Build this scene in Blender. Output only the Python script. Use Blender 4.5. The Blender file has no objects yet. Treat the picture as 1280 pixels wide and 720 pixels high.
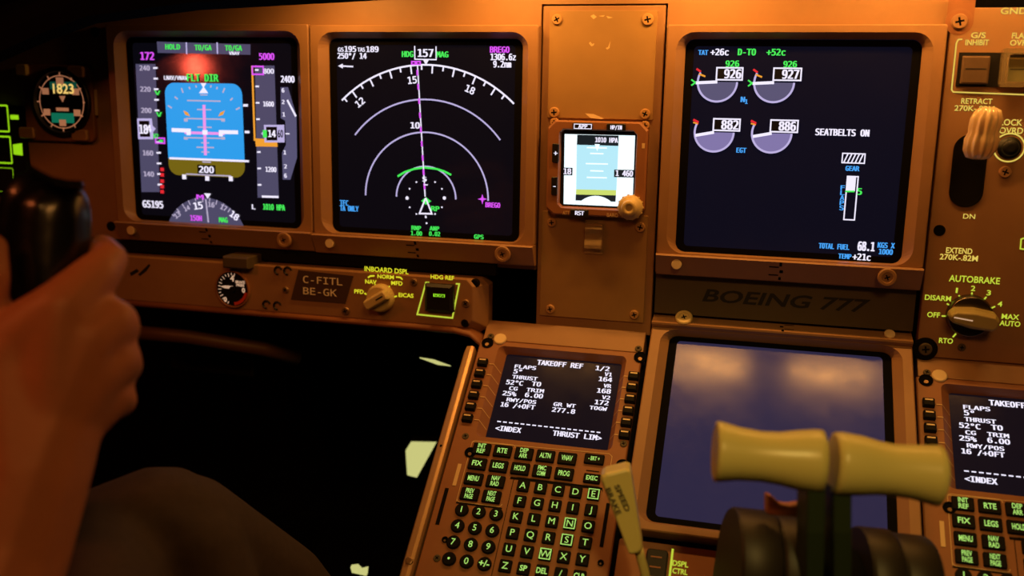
import bpy, bmesh, math, random
from mathutils import Vector, Matrix
random.seed(7)
PI = math.pi
SC = bpy.context.scene
COL = SC.collection

# ------------------------------------------------------------------ camera (solved from the square displays)
F_PX = 1192.4
CAM = Vector((0.4499, -0.945, -0.058))
CX = Vector((0.966229, 0.2570541, 0.01801998))
CY = Vector((0.06726343, -0.18409116, -0.98060495))
CZ = Vector((-0.2487512, 0.94870103, -0.19516456))
cam_data = bpy.data.cameras.new('camera')
cam = bpy.data.objects.new('camera', cam_data); COL.objects.link(cam)
m = Matrix.Identity(4)
for i in range(3):
    m[i][0] = CX[i]; m[i][1] = -CY[i]; m[i][2] = -CZ[i]; m[i][3] = CAM[i]
cam.matrix_world = m
cam_data.sensor_width = 36.0
cam_data.lens = F_PX / 1280 * 36
cam_data.clip_start = 0.02
cam_data.dof.use_dof = True
cam_data.dof.focus_distance = 0.91
cam_data.dof.aperture_fstop = 3.6
SC.camera = cam

def ray(px, py):
    return CX * ((px - 640) / F_PX) + CY * ((py - 360) / F_PX) + CZ
def deep(px, py, d):                      # the point seen at a pixel, d metres along the viewing axis
    return CAM + ray(px, py) * d

class Plane:
    def __init__(s, o, u, v):
        s.o = Vector(o); s.u = Vector(u); s.v = Vector(v); s.w = s.u.cross(s.v)
    def at(s, px, py, w=0.0):
        d = ray(px, py)
        k = ((s.o - CAM).dot(s.w) + w) / d.dot(s.w)
        X = CAM + d * k - s.o
        return X.dot(s.u), X.dot(s.v)
    def sc(s, px, py, w=0.0):
        a = s.at(px, py, w); b = s.at(px + 4, py, w); c = s.at(px, py + 4, w)
        return (b[0] - a[0]) / 4, (a[1] - c[1]) / 4
    def mat(s, a=(0, 0, 0)):
        p = s.o + s.u * a[0] + s.v * a[1] + s.w * a[2]
        M = Matrix.Identity(4)
        for i in range(3):
            M[i][0] = s.u[i]; M[i][1] = s.v[i]; M[i][2] = s.w[i]; M[i][3] = p[i]
        return M
TILT = 0.7066
PM = Plane((0, 0, 0), (1, 0, 0), (0, 0, 1))
PA = Plane((0, 0.0006, -0.2897), (1, 0, 0), (0, math.cos(TILT), math.sin(TILT)))
PW = Plane((0, 0, 0), (1, 0, 0), (0, 1, 0))          # u=x v=y w=z

# ------------------------------------------------------------------ materials
def lin(c):
    return tuple(((x / 255) / 12.92 if x / 255 < 0.04045 else ((x / 255 + 0.055) / 1.055) ** 2.4) for x in c)
MATS = {}
def pbr(name, col, rough=0.5, metal=0.0, noise=0.0, bump=0.0, scale=40.0, spec=0.5, worn=0.0, coat=0.0):
    mt = bpy.data.materials.new(name); mt.use_nodes = True
    nt = mt.node_tree; b = nt.nodes['Principled BSDF']
    c = (*lin(col), 1)
    b.inputs['Base Color'].default_value = c
    b.inputs['Roughness'].default_value = rough
    b.inputs['Metallic'].default_value = metal
    b.inputs['Specular IOR Level'].default_value = spec
    b.inputs['Coat Weight'].default_value = coat
    if noise or bump or worn:
        tc = nt.nodes.new('ShaderNodeTexCoord')
        nz = nt.nodes.new('ShaderNodeTexNoise'); nz.inputs['Scale'].default_value = scale
        nz.inputs['Detail'].default_value = 5
        nt.links.new(tc.outputs['Object'], nz.inputs['Vector'])
        if noise:
            mx = nt.nodes.new('ShaderNodeMix'); mx.data_type = 'RGBA'
            mx.inputs['A'].default_value = tuple(x * (1 - noise) for x in c[:3]) + (1,)
            mx.inputs['B'].default_value = tuple(min(1, x * (1 + noise)) for x in c[:3]) + (1,)
            nt.links.new(nz.outputs['Fac'], mx.inputs['Factor'])
            out = mx.outputs['Result']
            if worn:
                n2 = nt.nodes.new('ShaderNodeTexNoise'); n2.inputs['Scale'].default_value = scale * 2.5
                n2.inputs['Detail'].default_value = 8; n2.inputs['Roughness'].default_value = 0.7
                nt.links.new(tc.outputs['Object'], n2.inputs['Vector'])
                rp = nt.nodes.new('ShaderNodeValToRGB')
                rp.color_ramp.elements[0].position = 0.72 - worn * 0.1; rp.color_ramp.elements[1].position = 0.8 - worn * 0.1
                nt.links.new(n2.outputs['Fac'], rp.inputs['Fac'])
                m2 = nt.nodes.new('ShaderNodeMix'); m2.data_type = 'RGBA'
                m2.inputs['B'].default_value = (*lin((214, 196, 160)), 1)
                nt.links.new(out, m2.inputs['A']); nt.links.new(rp.outputs['Color'], m2.inputs['Factor'])
                out = m2.outputs['Result']
            nt.links.new(out, b.inputs['Base Color'])
        if bump:
            bp = nt.nodes.new('ShaderNodeBump'); bp.inputs['Strength'].default_value = bump
            bp.inputs['Distance'].default_value = 0.001
            nt.links.new(nz.outputs['Fac'], bp.inputs['Height']); nt.links.new(bp.outputs['Normal'], b.inputs['Normal'])
    MATS[name] = mt
    return mt
def glow(name, col, k=1.0):
    mt = bpy.data.materials.new(name); mt.use_nodes = True
    b = mt.node_tree.nodes['Principled BSDF']
    c = (*lin(col), 1)
    b.inputs['Base Color'].default_value = (0.01, 0.01, 0.01, 1)
    b.inputs['Roughness'].default_value = 0.3; b.inputs['Specular IOR Level'].default_value = 0.1
    b.inputs['Emission Color'].default_value = c
    b.inputs['Emission Strength'].default_value = k
    MATS[name] = mt
    return mt
def screen(name, col, k=1.0, rough=0.12, dust=0.1, spec=0.4):
    mt = glow(name, col, k); nt = mt.node_tree; b = nt.nodes['Principled BSDF']
    b.inputs['Base Color'].default_value = (0.004, 0.004, 0.005, 1); b.inputs['Specular IOR Level'].default_value = spec
    tc = nt.nodes.new('ShaderNodeTexCoord'); nz = nt.nodes.new('ShaderNodeTexNoise')
    nz.inputs['Scale'].default_value = 26; nz.inputs['Detail'].default_value = 6; nz.inputs['Roughness'].default_value = 0.65
    mr = nt.nodes.new('ShaderNodeMapRange')
    mr.inputs['From Min'].default_value = 0.35; mr.inputs['From Max'].default_value = 0.7
    mr.inputs['To Min'].default_value = rough; mr.inputs['To Max'].default_value = rough + dust
    nt.links.new(tc.outputs['Object'], nz.inputs['Vector']); nt.links.new(nz.outputs['Fac'], mr.inputs['Value'])
    nt.links.new(mr.outputs['Result'], b.inputs['Roughness'])
    return mt

PAINT = pbr('panel paint', (160, 120, 84), 0.48, noise=0.10, bump=0.08, scale=60)
PLATE = pbr('scuffed plate paint', (164, 128, 80), 0.5, noise=0.16, bump=0.1, scale=30, worn=0.25)
PAINTD = pbr('aged panel paint', (150, 98, 64), 0.5, noise=0.12, bump=0.1, scale=60)
DARKP = pbr('dark strip paint', (86, 74, 54), 0.6, noise=0.1, scale=40)
BLACK = pbr('black plastic', (16, 15, 14), 0.45)
KEYM = pbr('key plastic', (14, 12, 11), .6, spec=.15)
RUBBER = pbr('black rubber', (12, 11, 10), 0.6)
MATTE = pbr('matt black', (7, 7, 7), 0.9, spec=0.1)
SHADE = pbr('dark lining', (20, 17, 14), 0.9, spec=0.1)
SCREWP = pbr('painted screw', (190, 146, 96), .4)
STEEL = pbr('screw steel', (150, 120, 90), 0.4, 0.6)
BRASSY = pbr('bare metal strip', (225, 185, 140), 0.36, 0.5, noise=0.15, scale=30)
CREAM = pbr('cream plastic', (220, 208, 132), 0.32, noise=0.04, scale=20)
IVORY = pbr('ivory knob', (214, 190, 130), 0.4)
DOT = pbr('cream fastener', (238, 214, 170), 0.5)
LEGEND = glow('lit panel lettering', (236, 208, 92), 0.9)
LEGENDG = glow('lit green lettering', (196, 214, 60), 0.95)
LEGENDT = glow('lit yellow lettering', (226, 224, 40), 1.0)
KEYG = glow('key legend glow', (178, 232, 110), 0.95)
PALE = pbr('pale engraved line', (224, 190, 140), 0.6)
PLAQUE = pbr('brown placard', (74, 52, 40), 0.5)
PLATXT = pbr('placard lettering', (255, 246, 226), 0.6)
NAVY = pbr('dark name lettering', (26, 24, 20), 0.6)
W = glow('display white', (236, 230, 250), 1.1)
WD = glow('display dim white', (196, 184, 214), 0.9)
G = glow('display green', (70, 240, 90), 1.0)
MG = glow('display magenta', (226, 84, 250), 1.0)
PK = glow('display pink bar', (240, 150, 235), 1.0)
CY_ = glow('display blue', (70, 165, 250), 1.0)
GR = glow('display grey', (82, 78, 108), 0.9)
GRF = glow('display grey fill', (92, 88, 122), 0.9)
GRL = glow('display lilac fill', (136, 124, 178), 0.9)
LV = glow('display lavender line', (190, 178, 226), 1.0)
AM = glow('display amber', (242, 160, 50), 1.0)
RD = glow('display red', (232, 40, 50), 1.0)
SKY = glow('display sky blue', (44, 158, 236), 1.0)
BRN = glow('display ground brown', (122, 104, 22), 0.9)
BLK = glow('display black', (8, 8, 12), 0.6)
SCR = screen('display glass', (16, 14, 24), 0.5, .07, .06)
SCRN = screen('blue black display glass', (18, 18, 36), 0.55)
SCRM = screen('backlit blank display glass', (58, 52, 86), 0.58, 0.15, 0.09, .30)
SCRC = screen('control display glass', (30, 22, 32), 0.5, .15, .15, .04)
DISPLAY_INK = (W, WD, G, MG, CY_)
GREENF = glow('green lit frame', (150, 214, 20), 1.0)

# ------------------------------------------------------------------ object helpers
ANCH = {}; FRAME = {}
def tag(o, label=None, cat=None, group=None, kind=None):
    if label: o['label'] = label
    if cat: o['category'] = cat
    if group: o['group'] = group
    if kind: o['kind'] = kind
    return o
def thing(name, label, cat, plane, a=(0, 0, 0), group=None):
    o = bpy.data.objects.new(name, None); COL.objects.link(o)
    o.matrix_world = plane.mat(a); o.empty_display_size = 0.02
    ANCH[o.name] = Vector(a); FRAME[o.name] = plane
    return tag(o, label, cat, group)

class MB:
    """collects shapes in the coordinates of a plane (u, v, w) and links them as one mesh"""
    def __init__(s, xf=None):
        s.v = []; s.f = []; s.m = []; s.mats = []; s.xf = xf
    def mi(s, mt):
        if mt not in s.mats: s.mats.append(mt)
        return s.mats.index(mt)
    def add(s, vs, fs, mt):
        b = len(s.v); k = s.mi(mt)
        s.v += [Vector(s.xf(p) if s.xf else p) for p in vs]
        for f in fs:
            s.f.append([b + i for i in f]); s.m.append(k)
    def loft(s, loops, mt, cap0=False, cap1=True, closed=True):
        n = len(loops[0]); vs = [p for l in loops for p in l]; fs = []
        for j in range(len(loops) - 1):
            for i in range(n if closed else n - 1):
                a = j * n + i; b = j * n + (i + 1) % n
                fs.append([a, b, b + n, a + n])
        if cap0: fs.append(list(range(n))[::-1])
        if cap1: fs.append([(len(loops) - 1) * n + i for i in range(n)])
        s.add(vs, fs, mt)
    def prism(s, poly, w0, w1, mt, cap0=False):
        s.loft([[(p[0], p[1], w0) for p in poly], [(p[0], p[1], w1) for p in poly]], mt, cap0)
    def raised(s, u0, v0, u1, v1, r, w0, w1, ch, mt, n=4):
        s.loft([rr(u0, v0, u1, v1, r, w0, n), rr(u0, v0, u1, v1, r, w1 - ch, n),
                rr(u0 + ch, v0 + ch, u1 - ch, v1 - ch, max(r - ch, 1e-4), w1, n)], mt)
    def flat(s, poly, w, mt):
        s.add([(p[0], p[1], w) for p in poly], [list(range(len(poly)))], mt)
    def rect(s, u0, v0, u1, v1, w, mt):
        s.flat([(u0, v0), (u1, v0), (u1, v1), (u0, v1)], w, mt)
    def lathe(s, c, prof, mt, n=24, cap0=False, sx=1, sy=1, a0=0):
        loops = [[(c[0] + r * sx * math.cos(2 * PI * i / n + a0), c[1] + r * sy * math.sin(2 * PI * i / n + a0), c[2] + h) for i in range(n)] for r, h in prof]
        s.loft(loops, mt, cap0)
    def line(s, pts, wd, w, mt, th=0.0):
        """flat ribbon along a polyline, with real thickness when th > 0"""
        P = [Vector((p[0], p[1])) for p in pts]
        L = []; R = []
        for i, p in enumerate(P):
            a = P[max(i - 1, 0)]; b = P[min(i + 1, len(P) - 1)]
            d1 = (p - a); d2 = (b - p)
            if d1.length < 1e-9: d1 = d2
            if d2.length < 1e-9: d2 = d1
            d1 = d1.normalized(); d2 = d2.normalized(); t = d1 + d2
            t = t.normalized() if t.length > 1e-6 else d2
            nn = Vector((-t.y, t.x)); k = wd / 2 / max(0.5, nn.dot(Vector((-d2.y, d2.x))))
            L.append(p + nn * k); R.append(p - nn * k)
        n = len(P)
        vs = [(q.x, q.y, w) for q in L] + [(q.x, q.y, w) for q in R]
        fs = [[i + n, i + 1 + n, i + 1, i] for i in range(n - 1)]
        if th:
            vs += [(q.x, q.y, w - th) for q in L] + [(q.x, q.y, w - th) for q in R]
            for i in range(n - 1):
                fs += [[i, i + 1, i + 1 + 2 * n, i + 2 * n], [i + 1 + n, i + n, i + 3 * n, i + 1 + 3 * n]]
            fs += [[n, 0, 2 * n, 3 * n], [n - 1, 2 * n - 1, 4 * n - 1, 3 * n - 1]]
        s.add(vs, fs, mt)
    def box_line(s, u0, v0, u1, v1, wd, w, mt):
        h = wd / 2
        s.rect(u0 - h, v0 - h, u1 + h, v0 + h, w, mt); s.rect(u0 - h, v1 - h, u1 + h, v1 + h, w, mt)
        s.rect(u0 - h, v0 + h, u0 + h, v1 - h, w, mt); s.rect(u1 - h, v0 + h, u1 + h, v1 - h, w, mt)
    def tube(s, pts, rad, mt, n=10, caps=True):
        P = [Vector(p) for p in pts]
        rs = rad if isinstance(rad, (list, tuple)) else [rad] * len(P)
        loops = []; up = None
        for i, p in enumerate(P):
            t = (P[min(i + 1, len(P) - 1)] - P[max(i - 1, 0)]).normalized()
            if up is None:
                up = t.orthogonal().normalized()
            up = (up - t * up.dot(t)).normalized(); sd = t.cross(up)
            loops.append([p + (up * math.cos(2 * PI * k / n) + sd * math.sin(2 * PI * k / n)) * rs[i] for k in range(n)])
        s.loft(loops, mt, caps, caps)
    def text(s, body, u, v, h, mt, w=0.0005, width=None, rot=0.0, font='sans', bold=0.0, align='C', shear=0.0):
        vs, fs, x0, x1 = glyphs(body, font, bold)
        ky = h; kx = h if width is None else width / max(x1 - x0, 1e-6)
        xo = {'C': (x0 + x1) / 2, 'L': x0, 'R': x1}[align]
        c, sn = math.cos(rot), math.sin(rot)
        out = []
        for x, y in vs:
            X = (x - xo) * kx + shear * y * ky; Y = (y - 0.5) * ky
            out.append((u + X * c - Y * sn, v + X * sn + Y * c, w))
        s.add(out, fs, mt)
    def build(s, name, parent=None, anchor=None, bev=0.0, smooth=False, plane=None):
        a = Vector(anchor) if anchor is not None else (ANCH[parent.name] if parent else Vector((0, 0, 0)))
        me = bpy.data.meshes.new(name)
        me.from_pydata([tuple(p - a) for p in s.v], [], s.f)
        for mt in s.mats: me.materials.append(mt)
        me.polygons.foreach_set('material_index', s.m)
        me.update()
        o = bpy.data.objects.new(name, me); COL.objects.link(o)
        if parent:
            o.parent = parent; ANCH[o.name] = ANCH[parent.name]
            FRAME[o.name] = FRAME[parent.name]
        elif plane:
            o.matrix_world = plane.mat(a); ANCH[o.name] = a; FRAME[o.name] = plane
        if smooth:
            for p in me.polygons: p.use_smooth = len(p.vertices) <= 4
        if bev:
            b = o.modifiers.new('edge', 'BEVEL'); b.width = bev; b.segments = 2; b.limit_method = 'ANGLE'; b.angle_limit = 0.7
        return o

def rr(u0, v0, u1, v1, r, w=None, n=4):
    pts = []
    for (cx, cy, a) in ((u1 - r, v1 - r, 0), (u0 + r, v1 - r, 90), (u0 + r, v0 + r, 180), (u1 - r, v0 + r, 270)):
        for k in range(n + 1):
            t = math.radians(a + 90 * k / n)
            p = (cx + r * math.cos(t), cy + r * math.sin(t))
            pts.append(p if w is None else (*p, w))
    return pts
def arc(c, r, a0, a1, n=40):
    return [(c[0] + r * math.cos(math.radians(a0 + (a1 - a0) * i / n)), c[1] + r * math.sin(math.radians(a0 + (a1 - a0) * i / n))) for i in range(n + 1)]

_G = {}; _FONTS = {}
def font(kind):
    if kind not in _FONTS:
        f = None
        if kind == 'mono':
            try:
                import os
                f = bpy.data.fonts.load(os.path.join(bpy.utils.system_resource('DATAFILES'), 'fonts', 'DejaVuSansMono.woff2'))
            except Exception:
                f = None
        _FONTS[kind] = f
    return _FONTS[kind]
def _glyph_raw(body, kind, bold):
    cu = bpy.data.curves.new('t', 'FONT'); cu.body = body; cu.fill_mode = 'FRONT'; cu.offset = bold; cu.resolution_u = 3
    f = font(kind)
    if f: cu.font = f
    ob = bpy.data.objects.new('t', cu)
    me = ob.to_mesh()
    vs = [(p.co.x, p.co.y) for p in me.vertices]; fs = [list(p.vertices) for p in me.polygons]
    ob.to_mesh_clear(); bpy.data.objects.remove(ob); bpy.data.curves.remove(cu)
    return vs, fs
_CAP = {}
def glyphs(body, kind, bold):
    key = (body, kind, bold)
    if key not in _G:
        if kind not in _CAP:
            v, _ = _glyph_raw('H', kind, 0.0); _CAP[kind] = max(p[1] for p in v)
        k = 1 / _CAP[kind]
        vs, fs = _glyph_raw(body, kind, bold)
        vs = [(x * k, y * k) for x, y in vs]
        _G[key] = (vs, fs, min(p[0] for p in vs), max(p[0] for p in vs))
    return _G[key]

class Ink:
    """draws on a plane at the places measured in the photograph"""
    def __init__(s, plane, w=0.0008):
        s.p = plane; s.w = w; s.mb = MB()
    def P(s, x, y): return s.p.at(x, y, s.w)
    def k(s, x, y): return s.p.sc(x, y, s.w)
    def t(s, body, x, y, h, mt, wpx=None, **kw):
        u, v = s.P(x, y); ku, kv = s.k(x, y)
        if mt in DISPLAY_INK:
            kw['font'] = 'mono'; kw['bold'] = .008; body = body.replace('0', 'O')
            e = .055 * h * kv                     # a second stroke beside the first makes the bold display lettering
            kw2 = dict(kw); w2 = kw2.pop('w', s.w)
            s.mb.text(body, u + e, v, h * kv, mt, w2 + .0001, None if wpx is None else wpx * ku, **kw2)
            u -= e
        else: kw['bold'] = kw.get('bold', 0) * .45
        s.mb.text(body, u, v, h * kv, mt, kw.pop('w', s.w), None if wpx is None else wpx * ku, **kw)
    def poly(s, pts, mt, dw=0.0): s.mb.flat([s.P(*q) for q in pts], s.w + dw, mt)
    def l(s, pts, wpx, mt, dw=0.0):
        s.mb.line([s.P(*q) for q in pts], wpx * s.k(*pts[0])[1], s.w + dw, mt)
    def r(s, x0, y0, x1, y1, mt, dw=0.0):           # upright rectangle from its corners
        a = s.P(x0, y0); b = s.P(x1, y1)
        s.mb.rect(min(a[0], b[0]), min(a[1], b[1]), max(a[0], b[0]), max(a[1], b[1]), s.w + dw, mt)
    def b(s, x0, y0, x1, y1, wpx, mt, dw=0.0):
        a = s.P(x0, y0); c = s.P(x1, y1)
        s.mb.box_line(min(a[0], c[0]), min(a[1], c[1]), max(a[0], c[0]), max(a[1], c[1]), wpx * s.k(x0, y0)[1], s.w + dw, mt)
    def dot(s, x, y, rpx, mt, dw=0.0, n=12):
        c = s.P(x, y); s.mb.flat(arc(c, rpx * s.k(x, y)[1], 0, 360 - 360 / n, n - 1), s.w + dw, mt)
    def put(s, name, parent): return s.mb.build(name, parent)

def screw(parent, u, v, w, r=0.0045, h=0.0022, mt=None, rot=None, well=False, name='screw'):
    mb = MB(); mt = mt or STEEL
    if well:
        mb.lathe((u, v, w), [(r * 1.5, -0.001), (r * 1.5, 0.0006), (r * 1.28, 0.0009), (r * 1.2, 0.0002)], SHADE, 24)
    mb.lathe((u, v, w), [(r, -0.001), (r, h * 0.6), (r * 0.85, h), ], mt, 20)
    a = random.random() * PI if rot is None else rot
    for q in (0, PI / 2):
        c, s_ = math.cos(a + q), math.sin(a + q)
        L, T = r * 0.55, r * 0.13
        mb.flat([(u + c * x - s_ * y, v + s_ * x + c * y) for x, y in ((-L, -T), (L, -T), (L, T), (-L, T))], w + h + 0.0001 + 0.00005 * (q > 0), MATTE)
    return mb.build(name, parent)

# ------------------------------------------------------------------ display units
OPW, OPH = 0.2085, 0.2032
def display_unit(name, label, plane, u0, v0, glass, flip=False):
    """a square display: bezel with chamfered opening, ledge with fasteners, glass"""
    th = thing(name, label, 'display', plane, (u0 + OPW / 2, v0 - OPH / 2, 0))
    xf = None
    if flip:
        xf = lambda p: (2 * u0 + OPW - p[0], 2 * v0 - OPH - p[1], p[2])
    L, R, T, B = u0 - 0.0176, u0 + OPW + 0.0184, v0 + 0.0130, v0 - OPH - 0.0015
    mb = MB(xf)
    mb.loft([rr(L, B, R, T, 0.002, -0.0028, 6), rr(L, B, R, T, 0.002, 0.0105, 6), rr(L + .001, B + .001, R - .001, T - .001, 0.002, 0.0115, 6),
             rr(u0 - 0.0085, v0 - OPH - 0.0004, u0 + OPW + 0.0085, v0 + 0.0062, 0.017, 0.0115, 6),
             rr(u0 - 0.0005, v0 - OPH, u0 + OPW + 0.0005, v0 + 0.0005, 0.009, 0.0018, 6),
             rr(u0 - 0.0005, v0 - OPH, u0 + OPW + 0.0005, v0 + 0.0005, 0.009, -0.001, 6)], PAINT, False, False)
    mb.build('bezel', th)
    mb = MB(xf)
    g = rr(u0 - 0.001, v0 - OPH - 0.001, u0 + OPW + 0.001, v0 + 0.001, 0.009, None, 6)
    mb.prism(g, -0.002, 0.0, glass); mb.build('screen', th)
    mb = MB(xf)      # black border of the glass
    mb.loft([rr(u0 - .0005, v0 - OPH, u0 + OPW + .0005, v0, .009, .0003, 6), rr(u0 + .0075, v0 - OPH + .006, u0 + OPW - .0075, v0 - .006, .004, .0003, 6)], MATTE, False, False)
    mb.build('screen_border', th)
    # ledge
    mb = MB(xf); t, b = B + 0.0005, B - 0.0215
    pr = [(t, -0.0028), (t, 0.0165), (t - 0.0012, 0.0180), (b + 0.001, 0.0072), (b, 0.006), (b, -0.0028)]
    l1 = [(L, y, w) for y, w in pr]; l2 = [(R, y, w) for y, w in pr]
    mb.loft([l1, l2], PAINT, True, True)
    mid = (L + R) / 2 - 0.004
    def on(v): return 0.0180 + (v - (t - 0.0012)) * (0.0180 - 0.0072) / ((t - 0.0012) - (b + 0.001)) + 0.00025
    for du, dv, a, bb in ((0, .0035, .0012, .004), (0.001, .011, .0016, .003), (-.006, .0065, .0045, .0012), (-.006, .0150, .0045, .0012), (0, .0185, .0012, .003)):
        c = t - dv
        mb.add([(mid + du - a, c - bb / 2, on(c - bb / 2)), (mid + du + a, c - bb / 2, on(c - bb / 2)), (mid + du + a, c + bb / 2, on(c + bb / 2)), (mid + du - a, c + bb / 2, on(c + bb / 2))], [[0, 1, 2, 3]], MATTE)
    mb.build('ledge', th)
    c = t - 0.0095
    mb = MB(xf); mb.lathe((L + 0.0205, c, on(c)), [(.0050, -.003), (.0050, .0030), (.0044, .0035)], DOT, 20); mb.build('fastener', th)
    mb = MB(xf); uu = R - 0.031
    mb.lathe((uu, c, on(c) - .001), [(.0085, -.003), (.0085, .006), (.0075, .007), (.0052, .007), (.0048, .0062)], PAINT if not flip else IVORY, 24)
    for q in (0.4, 0.4 + PI / 2):
        mb.flat([(uu + math.cos(q) * x - math.sin(q) * y, c + math.sin(q) * x + math.cos(q) * y) for x, y in ((-.0026, -.0006), (.0026, -.0006), (.0026, .0006), (-.0026, .0006))], on(c) + 0.0055 + q * 1e-4, MATTE)
    mb.build('knob', th)
    return th

# ---- main sheet
sheet = thing('instrument_panel', 'brown painted sheet of the main instrument panel carrying the upright displays', 'instrument panel', PM, (0, 0, -0.003))
mb = MB(); mb.prism([(-0.47, -0.232), (0.2262, -0.232), (0.2262, 0.085), (0.118, 0.075), (-0.10, 0.062), (-0.20, 0.052), (-0.30, 0.012), (-0.47, -0.035)], -0.02, -0.003, PAINT); mb.build('left_sheet', sheet)
mb = MB(); mb.prism([(0.3495, -0.226), (0.5975, -0.226), (0.5975, 0.09), (0.3495, 0.09)], -0.02, -0.003, PAINT); mb.build('right_sheet', sheet)
mb = MB(); mb.prism([(0.2262, 0.033), (0.3495, 0.033), (0.3495, 0.09), (0.2262, 0.09)], -0.02, -0.003, PAINT); mb.build('top_sheet', sheet)
for px, py in ((117, 40), (137, 283)):
    u, v = PM.at(px, py); screw(sheet, u, v, -0.003, 0.0055, 0.002, SHADE)

pfd = display_unit('flight_display', 'square display with blue and brown horizon, leftmost of the upright displays', PM, -0.2455, 0.0005, SCR)
nd = display_unit('navigation_display', 'square display with white range arcs and a magenta track line', PM, 0.0003, -0.0005, SCR)
eicas = display_unit('engine_display', 'square dark display with four round engine dials and seatbelt message', PM, 0.3690, -0.0005, SCRN)
mfd = display_unit('lower_display', 'blank violet glowing square display tilted behind the thrust levers', PA, 0.3683, -0.0005, SCRM, True)

# ---- flight display symbols
i = Ink(PM)
i.poly([(196, 52), (313, 55.5), (313, 68.5), (197, 66)], GR)
for x in (233, 271.5): i.l([(x, 53), (x + .5, 67.5)], 2, LV, .0002)
i.t('HOLD', 216, 58.5, 6.5, G, 18, bold=.035, w=.0011); i.t('TO/GA', 254, 59.5, 6.5, G, 21, bold=.035, w=.0011); i.t('TO/GA', 292, 60, 6.5, G, 21, bold=.035, w=.0011)
i.t('VNAV', 293, 66.5, 4, W, 13, bold=.035, w=.0011)
i.put('mode_annunciator', pfd)
i = Ink(PM)
i.poly([(169.5, 80), (194.3, 80), (199.6, 240), (177, 240)], GR)
for k in range(12):
    y = 85 + 13.25 * k
    if 148 < y < 170: continue
    x = 191.5 + 6.2 * k / 12
    i.l([(x, y), (x + 5.5, y)], 2.2, W, .0002)
for y, s in ((85, '240'), (111.5, '220'), (138, '200'), (191.2, '160'), (217.5, '140')):
    i.t(s, 181 + (y - 85) * .04, y, 6, WD, 12.5, bold=.015, w=.0011)
for y in (211.8, 218.6, 226.4, 233.2, 239.6): i.r(200.5, y - 2.3, 205.2, y + 2.3, RD, .0003)
for x, y in ((197, 116), (199, 143)): i.t('V', x, y, 5.5, G, 7, bold=.05, w=.0011)
i.t('V2', 195, 170, 5.5, G, 6, bold=.05, w=.0014)
i.b(194.5, 172.5, 206, 179, 1.8, MG, .0003); i.r(199, 174.5, 204, 178, G, .0003)
i.poly([(171.5, 148), (190, 148), (191, 157), (195, 161), (191.5, 165), (192, 174), (173, 174)], LV, .0003)
i.poly([(174, 151), (187, 151), (188, 171), (175.5, 171)], BLK, .0005)
i.t('18', 180, 161.5, 11, W, 10, bold=.045, w=.0016); i.t('4', 187, 160.5, 9, W, 5, w=.0016)
i.t('172', 184, 70, 9.5, MG, 16.5, bold=.045)
i.t('GS195', 191, 255.3, 8.5, W, 25, bold=.04)
i.put('speed_tape', pfd)
i = Ink(PM)
# sky and ground with rounded corners
a = i.P(205.5, 103.2); c = i.P(306.5, 222.5)
hz = i.P(258, 199.5)[1]
full = rr(a[0], c[1], c[0], a[1], .012, None, 6)
i.mb.flat([p for p in full if p[1] > hz] [:14] + [(a[0], hz), (c[0], hz)], .0008, SKY)
low = [p for p in full if p[1] < hz]
i.mb.flat([(c[0], hz), (a[0], hz)] + low, .0008, BRN)
i.mb.line([(a[0] + .0015, hz), (c[0] + .0055, hz)], .0023, .0011, W)
for x, y, dx, dy in ((227, 110, 2, 6), (236.5, 108.5, 1.2, 3), (245, 106.5, .6, 3), (264, 106.5, -.6, 3), (272, 108.5, -1.2, 3), (281, 110, -2.4, 6), (218.5, 121, 4, 3), (291, 122.5, -3, 3), (210, 132, 5, 3), (300, 134.5, -5, 2.5)):
    i.l([(x, y), (x + dx, y + dy)], 2, WD, .0003)
i.poly([(250.8, 103.8), (258.2, 103.8), (254.5, 110)], W, .0003)
i.poly([(254.7, 108), (260.5, 116.5), (249, 116.5)], W, .0004); i.r(250.5, 117.8, 259.5, 119.4, WD, .0003)
for y, wd, tk in ((126, 42, 1.7), (137, 18, 1.6), (148.5, 46, 1.7), (159, 18, 1.6), (172.5, 46, 1.7), (178.5, 10, 1.6), (184.2, 22, 1.6), (190, 10, 1.6)):
    i.l([(256 - wd / 2 + (y - 160) * .03, y - wd * .01), (256 + wd / 2 + (y - 160) * .03, y + wd * .012)], tk, WD, .0003)
for x in (232.5, 279): i.r(x - 2.5, 148, x + 2.5, 152, WD, .0004); i.r(x - 2.5, 171, x + 2.5, 174.5, WD, .0004)
i.l([(255.2, 131), (257.2, 194)], 4.2, PK, .0005)
i.l([(231, 165.6), (281, 167.2)], 3.4, PK, .0005)
for pts in ([(215, 160), (239, 160.8), (239, 169), (233.5, 169), (233.5, 165.5), (215, 164.8)], [(298, 163), (274, 162.5), (274, 170.5), (279, 170.5), (279, 167.5), (298, 167.8)]):
    i.poly(pts, W, .0007)
i.r(253.3, 162.5, 260, 168.5, W, .0007)
for x, s in ((233, 1), (278, -1)): i.poly([(x - 3.5 * s, 138), (x + 2 * s, 140.5), (x + 5 * s, 145.5), (x - 1 * s, 143.5)], AM, .0006)
i.t('LNAV/VNAV', 219.5, 97.3, 5, W, 29, bold=.04)
i.t('FLT DIR', 253.5, 97.2, 9, G, 39, bold=.04, w=.0012)
i.r(246.8, 205.8, 270, 218.5, BLK, .0004); i.t('200', 258.4, 212, 8, W, 18, bold=.05, w=.0014)
i.r(253, 201.6, 264, 203.6, WD, .0004)
i.l([(233, 217.5), (289, 220)], 1.6, WD, .0004)
for x, y in ((230.5, 221), (259.3, 223), (288.8, 223.4)): i.r(x - 2.6, y - 3, x + 2.6, y + 3, W, .0005)
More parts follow.
